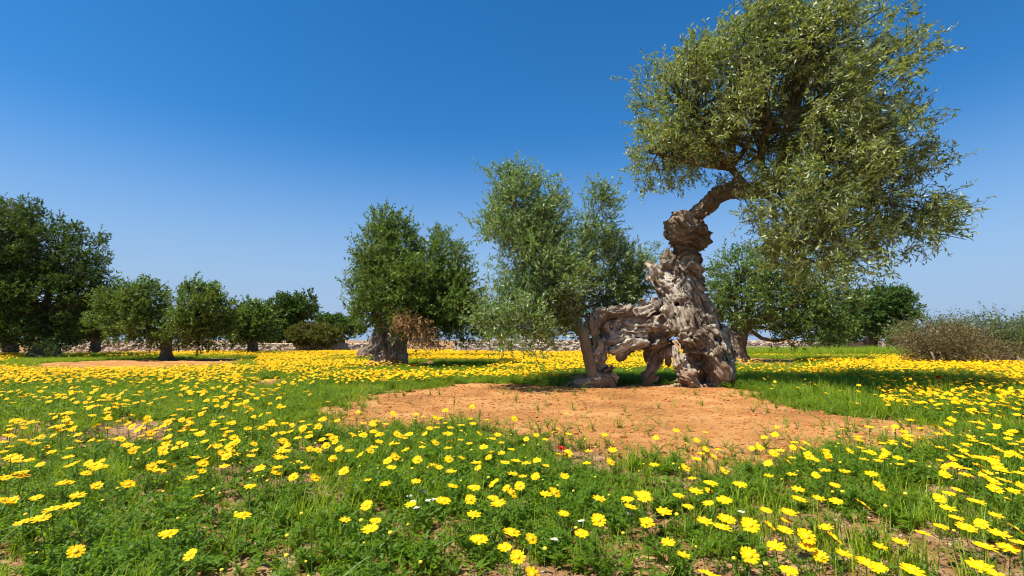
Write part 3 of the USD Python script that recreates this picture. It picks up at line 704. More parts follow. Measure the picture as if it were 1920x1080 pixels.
# the big dark tree at the left edge
d = 26.0
tree("olive_tree", "tallest dark olive at the left edge with a low shoot hanging over the flowers", ground_at(80, d),
     px_lobes([(30, 470, 85, 85, 0, 2.6), (-40, 430, 90, 60, 0.5, 2.4), (110, 480, 75, 62, 0.3, 2.3), (150, 520, 42, 50, 0, 1.6), (30, 560, 100, 75, -0.6, 2.6), (110, 580, 70, 62, -0.2, 2.2), (175, 545, 28, 28, 0.2, 1.0), (-80, 560, 90, 90, 0, 2.4), (25, 400, 60, 26, 0.5, 1.5), (70, 625, 70, 26, 0.2, 1.8)], d),
     "dark_leaf", 1000, 8, 11, 0.155, 0.062, (0.08, 0, 0), 61,
     simple_trunk(None, d, [(82, 678, 30), (85, 655, 22), (84, 630, 20), (80, 605, 18)], 61), GR, start=P(80, 605, d), r0=0.16, shell=0.5, rough=0.26)
lm, tv, C, own = foliage(px_lobes([(85, 660, 16, 8, -2.0, 0.4)], d), 9, 6, 9, 0.15, 0.045, (0, 0, -.1), 63, shell=0.2)
bt = stage.GetPrimAtPath("/World/olive_tree_005")
part(bt, "hanging_shoot", join([tube(spline([P(75, 610, 25.4), P(90, 640, 24.6), P(86, 662, 24.0)], 9), 0.012, 5), tv]), M["twig"], loc=ground_at(80, d))
part(bt, "hanging_leaves", lm, M["dark_leaf"], loc=ground_at(80, d), kind="stuff")

FAR = [  # label, px of trunk, depth, lobes, leaf, clumps, trunk rows
    ("shaded olive with a dark trunk between the left edge tree and the small round olive", 178, 33.0, [(165, 600, 50, 36, 0, 2.0), (205, 590, 36, 34, 0, 1.6), (130, 605, 40, 36, 0.5, 1.6)], "dark_leaf", 210, [(178, 660, 9), (179, 645, 8), (180, 622, 8)]),
    ("low spreading olive with a dark trunk standing before the stone wall", 474, 34.0, [(462, 606, 34, 34, 0, 1.7), (440, 615, 30, 28, 0, 1.4), (492, 612, 26, 26, 0.3, 1.4), (470, 585, 22, 16, 0, 1.0)], "tree_leaf", 240, [(474, 658, 10), (474, 645, 8), (473, 628, 8)]),
    ("round dark olive behind the stone wall, above the reddish bush", 545, 42.0, [(545, 585, 42, 30, 0, 2.0), (525, 605, 34, 30, 0, 1.7), (568, 572, 24, 18, 0, 1.2), (520, 625, 30, 14, -0.5, 1.4)], "dark_leaf", 250, [(548, 655, 10), (547, 640, 9), (546, 615, 9)]),
    ("far low olive peeping over the wall left of the bushy olive", 640, 58.0, [(618, 606, 26, 15, 0, 1.8), (648, 612, 32, 18, 0, 1.8), (605, 622, 20, 12, 0, 1.4)], "far_leaf", 150, [(640, 650, 6), (640, 640, 6), (640, 622, 5)]),
    ("dark spreading olive behind the gnarled trunk, its shadow on red earth", 1383, 21.5, [(1385, 520, 48, 46, 0, 1.7), (1450, 500, 60, 48, 0.3, 1.8), (1400, 580, 60, 40, -0.3, 1.7), (1480, 570, 60, 50, 0.2, 1.8), (1530, 540, 50, 60, 0.4, 1.7), (1530, 610, 45, 28, 0, 1.3), (1490, 628, 28, 18, -0.6, 0.9), (1352, 560, 26, 30, 0.2, 1.1), (1560, 590, 30, 40, 0.3, 1.2)], "tree_leaf", 520, [(1380, 682, 26), (1376, 660, 20), (1380, 635, 18), (1390, 610, 15)]),
    ("solitary round topped olive far off on the right", 1632, 38.0, [(1650, 575, 56, 32, 0, 2.0), (1615, 585, 34, 30, 0, 1.7), (1690, 580, 24, 28, 0, 1.4), (1640, 612, 50, 18, 0, 1.8), (1665, 556, 36, 14, 0, 1.3)], "far_leaf", 330, [(1632, 658, 12), (1632, 640, 11), (1636, 618, 9)]),
    ("low dusty olive behind the grass, left of the solitary round olive", 1578, 44.0, [(1580, 618, 30, 18, 0, 1.5), (1560, 628, 18, 12, 0, 1.0)], "far_leaf", 120, [(1578, 652, 5), (1578, 640, 4), (1580, 628, 4)]),
    ("olive glimpsed behind the young windswept olive", 1010, 46.0, [(1000, 600, 60, 34, 0, 2.0), (1080, 605, 50, 30, 0, 2.0), (930, 605, 40, 28, 0, 1.8)], "dark_leaf", 170, [(1010, 652, 8), (1010, 640, 7), (1010, 620, 7)]),
    ("low dark olive at the far left, behind the left edge tree", 20, 36.0, [(10, 615, 70, 28, 0, 2.0), (100, 622, 60, 22, 0, 1.8), (-60, 610, 60, 40, 0, 2.0)], "dark_leaf", 190, [(20, 655, 12), (20, 640, 10), (18, 620, 9)]),
]
for n, (label, px, d, rows, leaf, cl, path) in enumerate(FAR):
    big = d / 23.0
    tree("olive_tree", label, ground_at(px, d), px_lobes(rows, d), leaf, cl, 7, 10, 0.14 * big, 0.06 * big, (0.06, 0, 0), 70 + 3 * n, simple_trunk(None, d, path, 70 + n, 0.06), GR, start=P(*path[-1][:2], d), r0=0.10, shell=0.4, rough=0.3, twig_len=(0.22, 0.55))


# ------------------------------------------------------------------ shrubs
def shrub(name, label, px, d, rows, leaf, cl, L, W, seed, twigm="dry_twig", cat="bush", tw=8, lv=9, r0=0.03, **kw):
    b = ground_at(px, d)
    t = thing(name, label, cat, b)
    lobes = px_lobes(rows, d)
    lm, tv, C, own = foliage(lobes, cl, tw, lv, L, W, (0.05, 0, 0.05), seed, **kw)
    main, fine = limbs(lobes, C, own, [np.array([c[0][0] * 0.7 + b[0] * 0.3, c[0][1], 0.02]) for c in lobes], seed + 1, r0)
    for m in main:
        part(t, "stem", m, M[twigm], smooth=True, loc=b)
    part(t, "twigs", join([fine, tv]), M[twigm], loc=b, kind="stuff")
    part(t, "foliage", lm, M[leaf], loc=b, kind="stuff")
    return t


shrub("bush", "rounded green bush with reddish brown top against the stone wall", 588, 38.0, [(588, 626, 46, 16, 0, 1.5), (565, 630, 28, 14, 0, 1.2), (615, 632, 26, 12, 0, 1.2)], "red_brown_leaf", 190, 0.17, 0.07, 101, shell=0.6, rough=0.1, twig_len=(0.1, 0.3))
shrub("brush_pile", "heap of brown cut branches lying among the daisies on the right", 1790, 18.5, [(1755, 650, 48, 22, 0, 1.0), (1805, 648, 50, 20, 0.2, 1.1), (1730, 657, 30, 18, 0, 0.8), (1770, 668, 46, 12, -0.3, 0.8), (1905, 668, 46, 13, 0.0, 1.0)], "brush_leaf", 230, 0.09, 0.036, 111, cat="brush pile", r0=0.014, shell=0.2, rough=0.5, up=0.1, spread=1.1, twig_len=(0.3, 0.7), tw=8, lv=7)
shrub("bush", "straggly grey green bush behind the heap of brown branches", 1870, 21.5, [(1860, 632, 70, 24, 0, 1.2), (1920, 635, 60, 28, 0, 1.2), (1790, 628, 50, 20, 0.3, 1.0), (1730, 630, 36, 22, 0.5, 1.0), (1980, 640, 60, 30, 0, 1.2)], "grey_leaf", 360, 0.11, 0.042, 121, r0=0.014, shell=0.2, rough=0.5, up=0.35, spread=1.0, twig_len=(0.3, 0.75), tw=7, lv=9, gap=0.2)
shrub("bush", "low scrub at the far end of the tall green grass", 1680, 36.0, [(1690, 632, 40, 12, 0, 1.0), (1560, 640, 30, 8, 0, 0.8)], "grey_leaf", 110, 0.16, 0.05, 131, shell=0.2, rough=0.4)
# dark bare boughs sticking out of the brush heap
bp = stage.GetPrimAtPath("/World/brush_pile")
rg = np.random.default_rng(5)
for k, (a, b, c) in enumerate([((1835, 662), (1850, 668), (1866, 680)), ((1852, 668), (1852, 678), (1846, 690)), ((1858, 670), (1872, 680), (1886, 690)), ((1790, 668), (1806, 673), (1820, 682)), ((1908, 668), (1910, 680), (1904, 692)), ((1908, 670), (1920, 680), (1934, 690)), ((1745, 660), (1752, 672), (1748, 684))]):
    part(bp, "bough", tube(spline([[*P(*a, 17.6), 0.03], [*P(*b, 17.4), 0.035], [*P(*c, 17.3), 0.018]], 9)[:, :3] + rg.normal(0, 0.008, (9, 3)), np.linspace(0.04, 0.02, 9), 6), M["bark"], loc=ground_at(1790, 18.5))


# ------------------------------------------------------------------ dry stone walls
def stone_shape(rng):
    """A rough block of 14 vertices: a box with dented corners."""
    v = np.array([(a, b, c) for a in (-1, 1) for b in (-1, 1) for c in (-1, 1)], float) * 0.5
    v += rng.uniform(-0.10, 0.10, v.shape)
    ctr = np.array([(-0.58, 0, 0), (0.58, 0, 0), (0, -0.58, 0), (0, 0.58, 0), (0, 0, -0.54), (0, 0, 0.56)]) + rng.uniform(-0.06, 0.06, (6, 3))
    faces = [(0, 1, 3, 2), (4, 6, 7, 5), (0, 4, 5, 1), (2, 3, 7, 6), (0, 2, 6, 4), (1, 5, 7, 3)]
    f = [(q[i], q[(i + 1) % 4], 8 + k) for k, q in enumerate(faces) for i in range(4)]
    return np.vstack([v, ctr]), np.array(f)


def dry_wall(label, a, b, height, seed, singles, ruin=0.25):
    rng = np.random.default_rng(seed)
    a, b = np.array(a), np.array(b)
    L = np.linalg.norm(b - a); u = (b - a) / L; nrm = np.array([u[1], -u[0]])
    w = thing("stone_wall", label, "wall", (*a, 0))
    rows, z, out = 0, -0.05, []
    while z < height:
        hgt = rng.uniform(0.11, 0.19)
        for face in (0, 1):
            s = rng.uniform(0, 0.2)
            while s < L:
                ln = rng.uniform(0.16, 0.42)
                top = height * (1 - ruin * noise(np.array([[s * 0.35, seed, 0.5]]), seed)[0] - 0.12 * rng.random())
                if z + hgt * 0.5 < top:
                    v, f = stone_shape(rng)
                    v = v * [ln * 0.97, rng.uniform(0.28, 0.36), hgt * 0.98]
                    t = rng.normal(0, 0.06)
                    v = v @ np.array([[math.cos(t), 0, math.sin(t)], [0, 1, 0], [-math.sin(t), 0, math.cos(t)]])
                    off = (0.17 if face == 0 else -0.17) + rng.normal(0, 0.025)
                    c = a + u * (s + ln / 2) + nrm * off
                    x = c[0] + v[:, 0] * u[0] + v[:, 1] * nrm[0]
                    y = c[1] + v[:, 0] * u[1] + v[:, 1] * nrm[1]
                    out.append(((np.stack([x, y, z + hgt / 2 + v[:, 2]], 1), f), ln * hgt * (1 if face == 0 else 0.1)))
                s += ln
        z += hgt
    order = np.argsort([-o[1] for o in out])
    for k in order[:singles]:
        part(w, "stone", out[k][0], M["stone"], loc=(*a, 0))
    if len(order) > singles:
        part(w, "stones", join([out[k][0] for k in order[singles:]]), M["stone"], loc=(*a, 0), kind="stuff")
    return w


g = lambda px, d: ground_at(px, d)[:2]
dry_wall("dry stone wall between the young windswept olive and the bushy olive", g(850, 37), g(1115, 36), 1.02, 1, 260, 0.12)
dry_wall("tumbled dry stone wall running behind the small round olive and the reddish bush", g(100, 39), g(700, 39), 0.98, 2, 280, 0.35)
dry_wall("pale low stone wall beyond the tall grass on the right", g(1380, 43), g(1720, 44), 0.95, 3, 120, 0.15)


# ------------------------------------------------------------------ meadow plants
def herb_plant(rng, n_stems, h, leaflet, tilt):
    """A leafy herb: arching stems with small paired leaflets."""
    pts, lv = [], []
    for s in range(n_stems):
        az = rng.uniform(0, 2 * np.pi); lean = rng.uniform(0.15, tilt); hh = h * rng.uniform(0.6, 1.15)
        t = np.linspace(0, 1, 5)
        o = np.array([math.cos(az), math.sin(az)])
        p = np.stack([o[0] * lean * hh * t ** 1.5, o[1] * lean * hh * t ** 1.5, hh * t * (1 - 0.25 * lean * t)], 1)
        pts.append(tube(p, np.linspace(0.0022, 0.0010, 5), 3, cap=False))
        m = rng.integers(7, 11)
        tt = np.linspace(0.15, 1, m)
        base = np.stack([np.interp(tt, t, p[:, k]) for k in range(3)], 1)
        for sd in (0, 1):
            a2 = az + (np.pi / 2 if sd else -np.pi / 2) + rng.normal(0, 0.7, m)
            dd = np.stack([np.cos(a2), np.sin(a2), rng.uniform(-0.1, 0.9, m)], 1)
            lv.append((base, dd, unit(np.array([0, 0, 1]) + rng.normal(0, 0.35, (m, 3))), leaflet * rng.uniform(0.7, 1.3, m) * (1.15 - 0.5 * tt), leaflet * 0.36 * rng.uniform(0.7, 1.2, m)))
    L = [np.concatenate([x[k] for x in lv]) for k in range(5)]
    return leaf_mesh(*L), join(pts)


def grass_tuft(rng, n, h, w):
    base = np.zeros((n, 3)); base[:, :2] = rng.normal(0, 0.02, (n, 2))
    az = rng.uniform(0, 2 * np.pi, n); hh = h * rng.uniform(0.5, 1.15, n); lean = rng.uniform(0.1, 0.7, n)
    o = np.stack([np.cos(az), np.sin(az), 0 * az], 1); side = np.stack([-np.sin(az), np.cos(az), 0 * az], 1)
    vs, fs = [], []
    ts = [0, 0.4, 0.75, 1.0]
    rows = []
    for t in ts:
        c = base + o * (lean * hh * t ** 1.8)[:, None] + np.array([0, 0, 1]) * (hh * t * (1 - 0.22 * lean * t))[:, None]
        ww = w * (1 - t) * 0.5 + (0.0004)
        rows += [c - side * ww, c + side * ww]
    v = np.stack(rows, 1)
    tri = np.array([[0, 1, 3], [0, 3, 2], [2, 3, 5], [2, 5, 4], [4, 5, 7], [4, 7, 6]])
    return v.reshape(-1, 3), ((np.arange(n) * 8)[:, None, None] + tri).reshape(-1, 3)


def broad_leaves(rng, n, r):
    """A flat rosette of wider leaves."""
    az = rng.uniform(0, 2 * np.pi, n)
    d = np.stack([np.cos(az), np.sin(az), rng.uniform(0.05, 0.7, n)], 1)
    base = np.zeros((n, 3)); base[:, 2] = rng.uniform(0.005, 0.05, n); base[:, :2] = rng.normal(0, 0.015, (n, 2))
    return leaf_mesh(base, d, unit(np.array([0, 0, 1]) + rng.normal(0, 0.2, (n, 3))), r * rng.uniform(0.6, 1.2, n), r * 0.34 * rng.uniform(0.7, 1.2, n), True)


def patch(kind, seed, rad=0.22):
    """A hand's breadth of meadow: (mesh, material) pairs."""
    rng = np.random.default_rng(seed)
    leafy, stems, blades = [], [], []
    def put(m):
        r = rad * math.sqrt(rng.random()); a = rng.uniform(0, 2 * np.pi)
        return m[0] + np.array([r * math.cos(a), r * math.sin(a), 0]), m[1]
    def both(a, b):
        r = rad * math.sqrt(rng.random()); t = rng.uniform(0, 2 * np.pi); o = np.array([r * math.cos(t), r * math.sin(t), 0])
        leafy.append((a[0] + o, a[1])); stems.append((b[0] + o, b[1]))
    if kind == "herb":
        for _ in range(9):
            both(*herb_plant(rng, rng.integers(4, 7), rng.uniform(0.07, 0.16), rng.uniform(0.022, 0.036), 1.0))
        for _ in range(5):
            blades.append(put(grass_tuft(rng, 7, rng.uniform(0.08, 0.16), 0.005)))
        for _ in range(2):
            leafy.append(put(broad_leaves(rng, 7, 0.055)))
    elif kind == "grass":
        for _ in range(14):
            blades.append(put(grass_tuft(rng, 11, rng.uniform(0.10, 0.2), 0.006)))
        for _ in range(3):
            both(*herb_plant(rng, 4, rng.uniform(0.07, 0.14), 0.03, 1.0))
    elif kind == "low":
        for _ in range(6):
            leafy.append(put(broad_leaves(rng, 9, rng.uniform(0.03, 0.06))))
        for _ in range(7):
            both(*herb_plant(rng, 4, rng.uniform(0.03, 0.08), 0.02, 1.6))
        for _ in range(3):
            blades.append(put(grass_tuft(rng, 6, 0.09, 0.004)))
    elif kind == "sprig":
        both(*herb_plant(rng, rng.integers(2, 5), rng.uniform(0.06, 0.13), 0.022, 1.2))
        if rng.random() < 0.6:
            blades.append(put(grass_tuft(rng, 4, rng.uniform(0.06, 0.14), 0.004)))
    elif kind == "tall":
        for _ in range(18):
            blades.append(put(grass_tuft(rng, 12, rng.uniform(0.25, 0.42), 0.008)))
    out = []
    if leafy:
        out.append((join(leafy), M["herb"]))
    if stems:
        out.append((join(stems), M["stem"]))
    if blades:
        out.append((join(blades), M["grass"]))
    return out


def scatter(n, r0, r1, seed, half=56):
    """n points spread evenly over the wedge of meadow the photograph could see."""
    rng = np.random.default_rng(seed)
    r = np.sqrt(rng.uniform(r0 ** 2, r1 ** 2, n)); a = np.radians(rng.uniform(-half, half, n))
    return r * np.sin(a), r * np.cos(a), rng


def tufts(name, label, protos, n, r0, r1, seed, smin, smax, cover=None, soil=-0.08, half=56):
    x, y, rng = scatter(n, r0, r1, seed, half)
    ok = soil_depth(x, y, range(4)) < rng.normal(soil, 0.20, n)
    ok &= (soil_depth(x, y, [4, 5]) < 0.05) | (rng.random(n) < 0.3)
    if cover is not None:
        ok &= rng.random(n) < cover(x, y)
    x, y = x[ok], y[ok]
    n = len(x)
    return instancer(name, protos, None, rng.integers(0, len(protos), n), np.stack([x, y, gh(x, y) - 0.004], 1), zquat(rng.uniform(0, 2 * np.pi, n)), rng.uniform(smin, smax, n), label)


def nz(x, y, s, seed):
    return fbm(np.stack([x, y, np.zeros_like(x)], -1) * s, 3, seed)


herbs = [patch("herb", 300 + k) for k in range(6)]
grasses = [patch("grass", 320 + k) for k in range(5)]
lows = [patch("low", 340 + k) for k in range(5)]
talls = [patch("tall", 360 + k, 0.3) for k in range(4)]
sprigs = [patch("sprig", 380 + k, 0.03) for k in range(8)]
thin = lambda x, y: np.clip((nz(x, y, 1.6, 91) - 0.35) * 6, 0, 1)          # bare spots show the litter
tufts("meadow_herbs", "low leafy green herbs covering the meadow in the foreground", herbs, 900, 1.3, 7, 201, 0.8, 1.25, thin, half=62)
tufts("ground_cover", "flat small leaved plants creeping over the soil in the foreground", lows, 900, 1.3, 7, 202, 0.8, 1.3, lambda x, y: np.clip((nz(x, y, 1.6, 91) - 0.31) * 6, 0.15, 1), half=62)
tufts("meadow_grass", "green grass tufts scattered among the foreground herbs", grasses, 420, 1.3, 7, 203, 0.7, 1.15, lambda x, y: np.clip((nz(x, y, 1.1, 92) - 0.45) * 6, 0, 1), half=62)
tufts("meadow_herbs", "leafy green herbs under the daisies in the middle of the meadow", herbs, 3400, 7, 16, 204, 0.9, 1.5, lambda x, y: np.clip((nz(x, y, 0.9, 93) - 0.30) * 6, 0.25, 1))
tufts("meadow_grass", "bright green grass in the middle of the meadow", grasses, 2600, 7, 16, 205, 0.55, 1.0)
tufts("meadow_grass", "green grass of the far meadow in front of the stone walls", grasses, 8000, 16, 44, 206, 0.9, 1.4)
tall_band = lambda x, y: ((x > 15) & (x < 32) & (y > 30.5) & (y < 36)) * 1.0
tufts("tall_grass", "band of taller green grass before the solitary olive on the right", talls, 5000, 28, 48, 207, 1.2, 1.7, tall_band)
# tall grass in the shade right of the trunk
shade = lambda x, y: ((x > 4.3) & (x < 9.5) & (y > 6.2) & (y < 12.5)) * np.clip((nz(x, y, 1.3, 97) - 0.36) * 5, 0.1, 0.9)
tufts("tall_grass", "lush uncut grass in the shade right of the gnarled trunk", talls, 1500, 7, 16, 208, 0.55, 0.95, shade, soil=-0.15)
back = lambda x, y: ((x > -3.5) & (x < 4.2) & (y > 10.9) & (y < 12.6)) * 0.9
tufts("tall_grass", "green grass behind the legs of the gnarled trunk", talls, 1200, 10, 14, 209, 0.4, 0.75, back, soil=-0.05)
# single sprigs standing on the bare earth
x, y, rg = scatter(7000, 2.5, 12, 210)
sd = soil_depth(x, y, [0])
ok = (sd > -0.25) & (rg.random(len(x)) < np.clip(0.80 - sd * 1.0, 0.06, 0.9) * np.where(y < 6.5, 1.3, 0.9) * np.clip((nz(x, y, 1.5, 95) - 0.25) * 3, 0.15, 1))
x, y = x[ok], y[ok]; n = len(x)
instancer("seedlings", sprigs, None, rg.integers(0, 8, n), np.stack([x, y, np.maximum(gh(x, y), earth_height(x, y, 0)) - 0.004], 1), zquat(rg.uniform(0, 6.28, n)), rg.uniform(0.7, 1.5, n), "small green seedlings dotted over the bare orange earth")
# dry litter: flakes of old leaves and straw
x, y, rg = scatter(32000, 1.3, 8, 211, 62)
ok = rg.random(len(x)) < np.clip(1.15 - (nz(x, y, 1.6, 91) - 0.34) * 6, 0.12, 1)
x, y = x[ok], y[ok]; n = len(x)
flake = []
for k in range(6):
    r2 = np.random.default_rng(400 + k)
    m = 5
    az = r2.uniform(0, 6.28, m)
    flake.append([(leaf_mesh(np.c_[r2.normal(0, 0.02, (m, 2)), r2.uniform(0.002, 0.014, m)], np.stack([np.cos(az), np.sin(az), r2.normal(0, 0.2, m)], 1), unit(np.array([0, 0, 1.0]) + r2.normal(0, 0.4, (m, 3))), r2.uniform(0.012, 0.05, m), r2.uniform(0.004, 0.013, m)), M["straw"])])
sd = soil_depth(x, y, range(4))
z = gh(x, y)
k_ = (sd < 0.3 * rg.random(n) ** 2) | (rg.random(n) < 0.10)
z = np.maximum(z, np.where(sd > -0.2, earth_height(x, y, 0), -1) + 0.002)
instancer("dry_litter", flake, None, rg.integers(0, 6, int(k_.sum())), np.stack([x, y, z], 1)[k_], zquat(rg.uniform(0, 6.28, int(k_.sum()))), rg.uniform(0.6, 1.4, int(k_.sum())), "dry straw coloured litter lying on the soil between the foreground herbs")
# clods and pebbles on the earth
clods = []
for k in range(5):
    r2 = np.random.default_rng(420 + k)
    v, f = stone_shape(r2)
    clods.append([((v * [1, r2.uniform(0.7, 1), r2.uniform(0.4, 0.7)], f), M["clod"])])
x, y, rg = scatter(34000, 3.0, 12, 212)
sd = soil_depth(x, y, [0])
ok = sd > 0.02
x, y = x[ok], y[ok]; n = len(x)
instancer("clods", clods, None, rg.integers(0, 5, n), np.stack([x, y, earth_height(x, y, 0) + 0.001], 1), zquat(rg.uniform(0, 6.28, n)), np.clip(rg.lognormal(-4.55, 0.62, n), 0.004, 0.06), "small clods and pebbles strewn over the bare orange earth")


# ------------------------------------------------------------------ daisies
def daisy(seed, petals=14, split=False, far=False, stem_h=0.22):
    """Head at the top of a stem of height stem_h above the origin. Returns {part: mesh} and the list of single petals."""
    rng = np.random.default_rng(seed)
    R = 0.034
    tilt = rng.uniform(0.05, 0.70)
    ct, st = math.cos(tilt), math.sin(tilt)
    rot = np.array([[1, 0, 0], [0, ct, -st], [0, st, ct]])     # leans towards -y
    rot = rot.T if False else rot
    pet = []
    for k in range(petals):
        a = 2 * np.pi * (k + rng.uniform(-0.18, 0.18)) / petals
        d, s = np.array([math.cos(a), math.sin(a), 0]), np.array([-math.sin(a), math.cos(a), 0])
        L, w = R * rng.uniform(0.88, 1.05), R * 2 * np.pi / petals * 0.70
        cup = rng.uniform(-0.06, 0.20); z = np.array([0, 0, 1.0]); lift = rng.uniform(0, 0.0012)
        p0, m, e = d * R * 0.22 + z * lift, d * L * 0.68, d * L
        if far:
            v = np.array([p0, m - s * w * 0.55 + z * cup * L * 0.5, m + s * w * 0.55 + z * cup * L * 0.5, e + z * cup * L])
            f = np.array([[0, 1, 2], [1, 3, 2]])
        else:
            v = np.array([p0 - s * w * 0.16, p0 + s * w * 0.16, m - s * w * 0.56 + z * (cup * L * 0.55 - 0.0008), m + s * w * 0.56 + z * (cup * L * 0.55 - 0.0008), m + z * (cup * L * 0.55 + 0.0012), e - s * w * 0.38 + z * cup * L, e + s * w * 0.36 + z * cup * L, e * 0.98 + z * cup * L])
            f = np.array([[0, 1, 4], [0, 4, 2], [1, 3, 4], [2, 4, 7], [2, 7, 5], [4, 3, 6], [4, 6, 7]])
        pet.append((v, f))
    n = 8 if far else 14
    a = np.arange(n) * 2 * np.pi / n
    rings = [np.stack([np.cos(a) * r, np.sin(a) * r, np.full(n, h)], 1) for r, h in ((R * 0.36, 0.0006), (R * 0.30, 0.0055), (R * 0.16, 0.0075))]
    dv = np.vstack(rings + [[[0, 0, 0.0072]]])
    df = []
    for q in range(2):
        for k in range(n):
            df += [(q * n + k, q * n + (k + 1) % n, (q + 1) * n + (k + 1) % n), (q * n + k, (q + 1) * n + (k + 1) % n, (q + 1) * n + k)]
    df += [(2 * n + k, 2 * n + (k + 1) % n, 3 * n) for k in range(n)]
    top = np.array([0, 0, stem_h])
    X = lambda m: (np.asarray(m[0]) @ rot.T + top, m[1])
    back = rot @ np.array([0, 0, -0.012]) + top
    b = rng.normal(0, 0.012, 2)
    sp = spline([[b[0], b[1], -0.01], [b[0] * 1.4, b[1] * 1.4 + 0.004, stem_h * 0.45], [*(back + [0, 0, -0.012])], [*back], [*(rot @ np.array([0, 0, -0.001]) + top)]], 4 if far else 9)
    out = {"stem": tube(sp, 0.0016 if not far else 0.002, 3 if far else 5, cap=False), "disc": X((dv, np.array(df)))}
    pet = [X(p) for p in pet]
    out["petals"] = join(pet)
    if not far:
        cv, cf = [], []
        hr = [np.stack([np.cos(a) * r, np.sin(a) * r, np.full(n, h)], 1) for r, h in ((0.002, -0.010), (R * 0.26, -0.006), (R * 0.34, 0.0)) ]
        cf = []
        for q in range(2):
            for k in range(n):
                cf += [(q * n + k, q * n + (k + 1) % n, (q + 1) * n + (k + 1) % n), (q * n + k, (q + 1) * n + (k + 1) % n, (q + 1) * n + k)]
        out["calyx"] = X((np.vstack(hr), np.array(cf)))
        m = 7
        tt = rng.uniform(0.08, 0.75, m); az = rng.uniform(0, 6.28, m)
        base = np.stack([np.interp(tt * stem_h, sp[:, 2], sp[:, q]) for q in range(3)], 1)
        lv = []
        for q in range(m):
            dd = np.array([math.cos(az[q]), math.sin(az[q]), 0.75]); Lq = rng.uniform(0.03, 0.06)
            for w2 in np.linspace(0.25, 1, 4):
                for sg in (-1, 1):
                    sv = np.array([-dd[1], dd[0], 0.2]) * sg + dd * 0.6
                    lv.append((base[q] + unit(dd) * Lq * w2, sv, Lq * 0.36, Lq * 0.12))
            lv.append((base[q], dd, Lq, 0.004))
        out["leaves"] = leaf_mesh(np.array([l[0] for l in lv]), np.array([l[1] for l in lv]), np.tile([0, 0, 1.0], (len(lv), 1)), np.array([l[2] for l in lv]), np.array([l[3] for l in lv]))
    return out, pet


# far and middle daisies: one mass, too many to count
fars = []
for k in range(6):
    m, _ = daisy(500 + k, 11, far=True)
    fars.append([(m["petals"], M["petal"]), (m["disc"], M["disc"]), (m["stem"], M["stem"])])


def in_px(px, py, rows, soft=6.0):
    """1 inside the outline drawn on the ground, fading over a few pixels."""
    g = Polygon(rows)
    p = shapely.points(px, py)
    d = shapely.distance(p, g)
    return np.clip(1 - d / soft, 0, 1)


def daisy_density(x, y):
    """Flowers per square metre."""
    px, py = project(x, y, np.full_like(x, 0.2))
    r = np.hypot(x, y)
    streak = nz(x * 0.5, y * 1.0, 0.62, 71)
    base = np.where(y > 16, 56, np.where(y > 9, 62, 36)) * np.clip((streak - 0.30) * 4.6, np.where((px < 640) & (y < 18), 0.32, 0.10), 1.25)
    base = np.where(y > 40, base * 0.6, base)
    cut = [  # outlines on the ground where flowers are few, and by how much
        ([(540, 735), (560, 722), (640, 716), (1100, 714), (1100, 728), (900, 724), (700, 742)], 0.93),
        ([(450, 712), (480, 706), (640, 708), (640, 740), (560, 760), (520, 735)], 0.6),
        ([(750, 683), (760, 674), (930, 676), (935, 684), (840, 692)], 0.93),
        ([(0, 680), (40, 668), (300, 667), (480, 669), (480, 682), (330, 686), (200, 687), (0, 684)], 0.97),
        ([(1375, 680), (1480, 674), (1560, 676), (1480, 690), (1375, 690)], 0.9),
        ([(1380, 700), (1560, 700), (1640, 720), (1660, 770), (1560, 790), (1450, 760), (1385, 735)], 0.94),
        ([(1385, 664), (1700, 664), (1700, 646), (1385, 646)], 0.97),
        ([(1090, 722), (1380, 722), (1380, 700), (1090, 700)], 0.85),
        ([(460, 690), (640, 690), (640, 704), (460, 706)], 0.35),
        ([(1830, 860), (1920, 850), (1920, 960), (1860, 930)], 0.9)]
    f = np.ones_like(x)
    for rows, c in cut:
        f *= 1 - c * in_px(px, py, rows, 5.0)
    base = base * f
    base *= np.where((px < 560) & (py > 700) & (y > 5), 0.85, 1)
    base *= np.where((px > 1500) & (y > 5) & (y < 16), 1.25, 1)
    base = np.where(r < 6.5, np.where(r < 3.4, 1.0, np.where((px < 600) | (px > 1450), 26.0, 8.0)) * np.clip((nz(x, y, 0.9, 73) - 0.3) * 4, 0.15, 1.3), base)
    return np.where(soil_depth(x, y) > -0.05, 0, base)


NF = 170000
x, y, rg = scatter(NF, 3.2, 41, 220, 54)
area = math.radians(108) / 2 * (41 ** 2 - 3.2 ** 2)
ok = rg.random(NF) * NF / area < daisy_density(x, y)
x, y = x[ok], y[ok]; n = len(x)
instancer("yellow_daisies", fars, None, rg.integers(0, 6, n), np.stack([x, y, gh(x, y)], 1), zquat(rg.normal(0.2, 0.9, n)), np.c_[np.tile(rg.uniform(0.8, 1.25, n)[:, None], (1, 2)), rg.uniform(0.75, 1.2, n)], "carpet of yellow daisies spreading over the meadow as far as the walls")
N_CARPET = n

